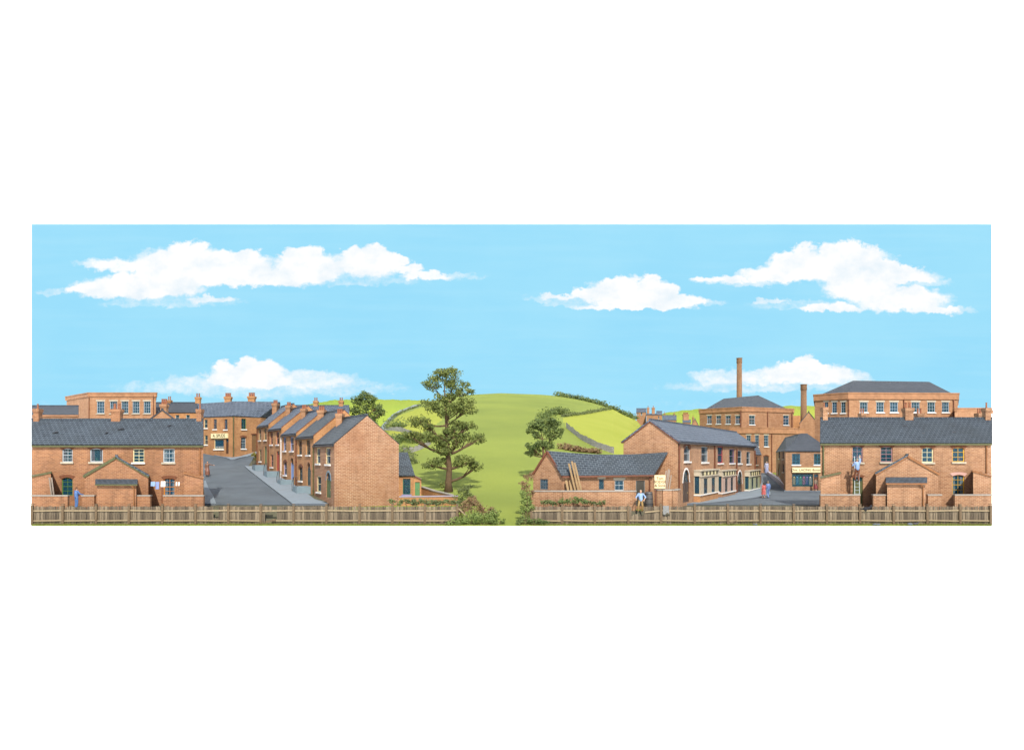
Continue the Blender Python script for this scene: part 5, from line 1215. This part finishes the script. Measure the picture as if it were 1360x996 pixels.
m.box((sb.x-w/2, 61.97, sb.z-h/2), (sb.x+w/2, 62.03, sb.z+h/2)); m.build('board', plain('sign_yellow', alb(236, 216, 164, .74), .5, .08, 3), r); m = MB()
for sx in (-1,1): m.beam((sb.x+sx*w*.38, 62.07, 1.0), (sb.x+sx*w*.38, 62.07, sb.z+h*.45), .06, .06)
m.build('post', PIPE, r)
lettering('Tom\nBODGE\n& Sons', r, Vector((sb.x, 61.955, sb.z-.02)), 0, .3, paint('brown_letters', 104, 56, 22))
plg = 'sawn planks leaning on the workshop wall'
for k, (xb, yb, xt, yt) in enumerate(((766.5,652,755.5,615.5),(770.5,652,759.5,612.5),(774.5,652,763,614.5),(756.5,651,751.8,638),(760.5,651,757,638))):
    a, c = P(xb, yb+10, 62.55), P(xt, yt, 63.35)
    if k < 3: c = P(xt, yt, 63.22)
    beam_thing('plank', ['left of the three long pale planks leaning on the workshop roof', 'middle and tallest of the three long planks leaning on the workshop roof', 'right of the three long pale planks leaning on the workshop roof', 'short plank leaning left of the three long planks, the further left', 'short plank leaning just left of the three long planks'][k], 'plank', a, c, .19, .05, PLANK, plg)
for k, (xb, xt, yt) in enumerate(((880.5,885,625),(882.5,888,623),(885,889.5,624),(888,891.5,631),(878.5,883,634))):
    beam_thing('pole', ['long grey pole, second from left in the bundle behind the sign', 'tallest grey pole in the bundle right of the sign', 'thin grey pole, second from right in the bundle by the sign', 'short grey pole at the right of the bundle by the sign', 'short grey pole leaning nearest the painted sign'][k], 'pole', P(xb, 655, 62.5), P(xt, yt, 63.6), .08, .06, PLANK_G, 'grey poles leaning behind the rounded wall')
# clothes line
a, c = P(197, 639.5, 62.9), P(243, 640.5, 62.9); r = thing('clothes_line', 'thin clothes line strung across the left yard between wash house and lean-to', 'clothes line', a); m = MB()
m.tube([a, a.lerp(c,.5)-Vector((0,0,.06)), c], .012, 5); m.build('line', BLACK, r); m = MB(); m.tube([P(215.2,674,62.95), P(215.2,638.6,62.95)], .04, 6); m.build('prop', PIPE, r)
def cloth(label, x0, y0, x1, y1, mat, name='washing', D=62.86, taper=0):
    p, q = P(x0, y0, D), P(x1, y1, D); m = MB(); n = 8
    for i in range(n):
        t0, t1 = i/n, (i+1)/n; f = lambda t: p.x+(q.x-p.x)*t; w = lambda t: D+.03*math.sin(t*11); k = lambda t: (t-.5)*taper*(q.x-p.x)
        m.poly([(f(t0)+k(t0), w(t0)-.05, q.z), (f(t1)+k(t1), w(t1)-.05, q.z), (f(t1), w(t1), p.z), (f(t0), w(t0), p.z)])
    o = m.build(name, mat, None, at=p); md = o.modifiers.new('Solid', 'SOLIDIFY'); md.thickness = .015; return tag(o, label, 'washing', 'washing on the clothes line')
cloth('pale blue garment pegged on the clothes line right of the wash house', 200.5, 639.5, 206.5, 645.5, LBL); cloth('long blue trousers hanging on the clothes line', 207, 639.8, 211.5, 649.5, paint('wash_blue', 140, 156, 200))
cloth('bright white sheet hanging on the clothes line before the orange window', 213.8, 639, 219.8, 646.3, WHITE); cloth('small white sock, left of two, at the right end of the clothes line', 233.8, 640, 235.4, 645, WHITE); cloth('small white sock, right of two, at the right end of the clothes line', 237, 640, 238.6, 645, WHITE)
# sack over the fence, animals, stones
m = MB(); D = 60.86; p = P(880.2, 671.6, D); q = P(888.4, 682, D); n = 6
for side, yy in ((-1, D-.12), (1, D+.1)):
    for i in range(n):
        x0, x1 = p.x+(q.x-p.x)*i/n, p.x+(q.x-p.x)*(i+1)/n; d0 = q.z-.1*math.sin(i*1.1); d1 = q.z-.1*math.sin((i+1)*1.1); zt_ = zat(678.5, D) if False else p.z
        m.poly([(x0,yy+.02*math.sin(i),d0),(x1,yy+.02*math.sin(i+1),d1),(x1,D+side*.05,zt_),(x0,D+side*.05,zt_)][::side])
m.poly([(p.x,D-.05,p.z),(q.x,D-.05,p.z),(q.x,D+.05,p.z),(p.x,D+.05,p.z)]); tag(m.build('sack', plain('grey_cloth', alb(150,150,146,.6), .9, .12, 4), None, at=p), 'grey cloth hung over the fence below the rounded wall', 'cloth')
def cat(label, base, rz, mat, s=1.0, crouch=True):
    r = thing('cat', label, 'cat', base); r.rotation_euler = (0,0,rz); r.scale = (s,s,s); m = MB()
    m.cap((-.16,0,.15), (.12,0,.16), .085, .07, 12); m.ball((-.16,0,.14), .1, 12, 0, (1,.85,.95)); m.cap((.12,0,.17), (.22,0,.24), .06, .045, 10); m.ball((.26,0,.27), .06, 12, 0, (1.05,.95,.9)); m.ball((.31,0,.255), .028, 8)
    for sy in (-1,1):
        m.cap((.26,sy*.035,.31), (.258,sy*.045,.355), .022, .006, 6); m.cap((.13,sy*.045,.13), (.14,sy*.045,.06), .032, .022, 8); m.cap((.14,sy*.045,.06), (.15,sy*.045,.015), .022, .02, 8); m.ball((.165,sy*.045,.016), .022, 8, 0, (1.3,1,.7))
        m.cap((-.17,sy*.055,.14), (-.1,sy*.06,.09), .055, .035, 8); m.cap((-.1,sy*.06,.09), (-.19,sy*.06,.05), .03, .02, 8); m.cap((-.19,sy*.06,.05), (-.16,sy*.06,.015), .02, .02, 8); m.ball((-.14,sy*.06,.016), .022, 8, 0, (1.3,1,.7))
    m.cap((-.25,0,.16), (-.36,0,.12), .026, .022, 8); m.cap((-.36,0,.12), (-.46,0,.17), .022, .016, 8)
    me = m.mesh('body', uv=False, smooth=True); me.materials.append(mat); o = local_obj('body', me, r); md = o.modifiers.new('Remesh', 'REMESH'); md.mode = 'VOXEL'; md.voxel_size = .012; md.use_smooth_shade = True
    for sy in (-1,1): e = MB(); e.ball((.305,sy*.025,.285), .009, 6); local_obj('eye', with_mat(e.mesh('eye', uv=False), YELP), r)
cat('black cat on the broken fence top below the ladder', Vector((P(1152,0,60.9).x, 60.9, 1.06)), math.radians(20), paint('black_fur', 30, 30, 34, .8), 1.5)
cat('small grey cat sitting in the grass before the right fence', Vector((P(1217,0,60.3).x, 60.35, .0)), math.radians(5), paint('grey_fur', 78, 74, 88, .8), .85)
def rock(label, x, D, w, h, z=None):
    g = gp(x, D, z); m = MB(); m.ball(g+Vector((0,0,h*.35)), w, 12, 0, (1,.7,h/w*.7))
    for v in m.v: v += Vector((math.sin(v.z*21+v.x*5), math.sin(v.x*17), math.sin(v.x*19+v.y*7)))*w*.09
    tag(m.build('stone', KERB, None, at=g), label, 'stone')
rock('grey stone lying in the grass left of the small grey cat', 1208.5, 60.3, .2, .2); rock('flat grey stone in the grass before the fence below the ladder', 1164, 60.3, .3, .14); rock('grey stone in the grass before the fence below the couple', 1003, 60.35, .22, .12)
rubble = beam_thing('broken_board', 'dark broken board lying across the hole in the left fence', 'board', P(353, 693, 60.78), P(366, 690, 60.78), .06, .16, FENCE_P)
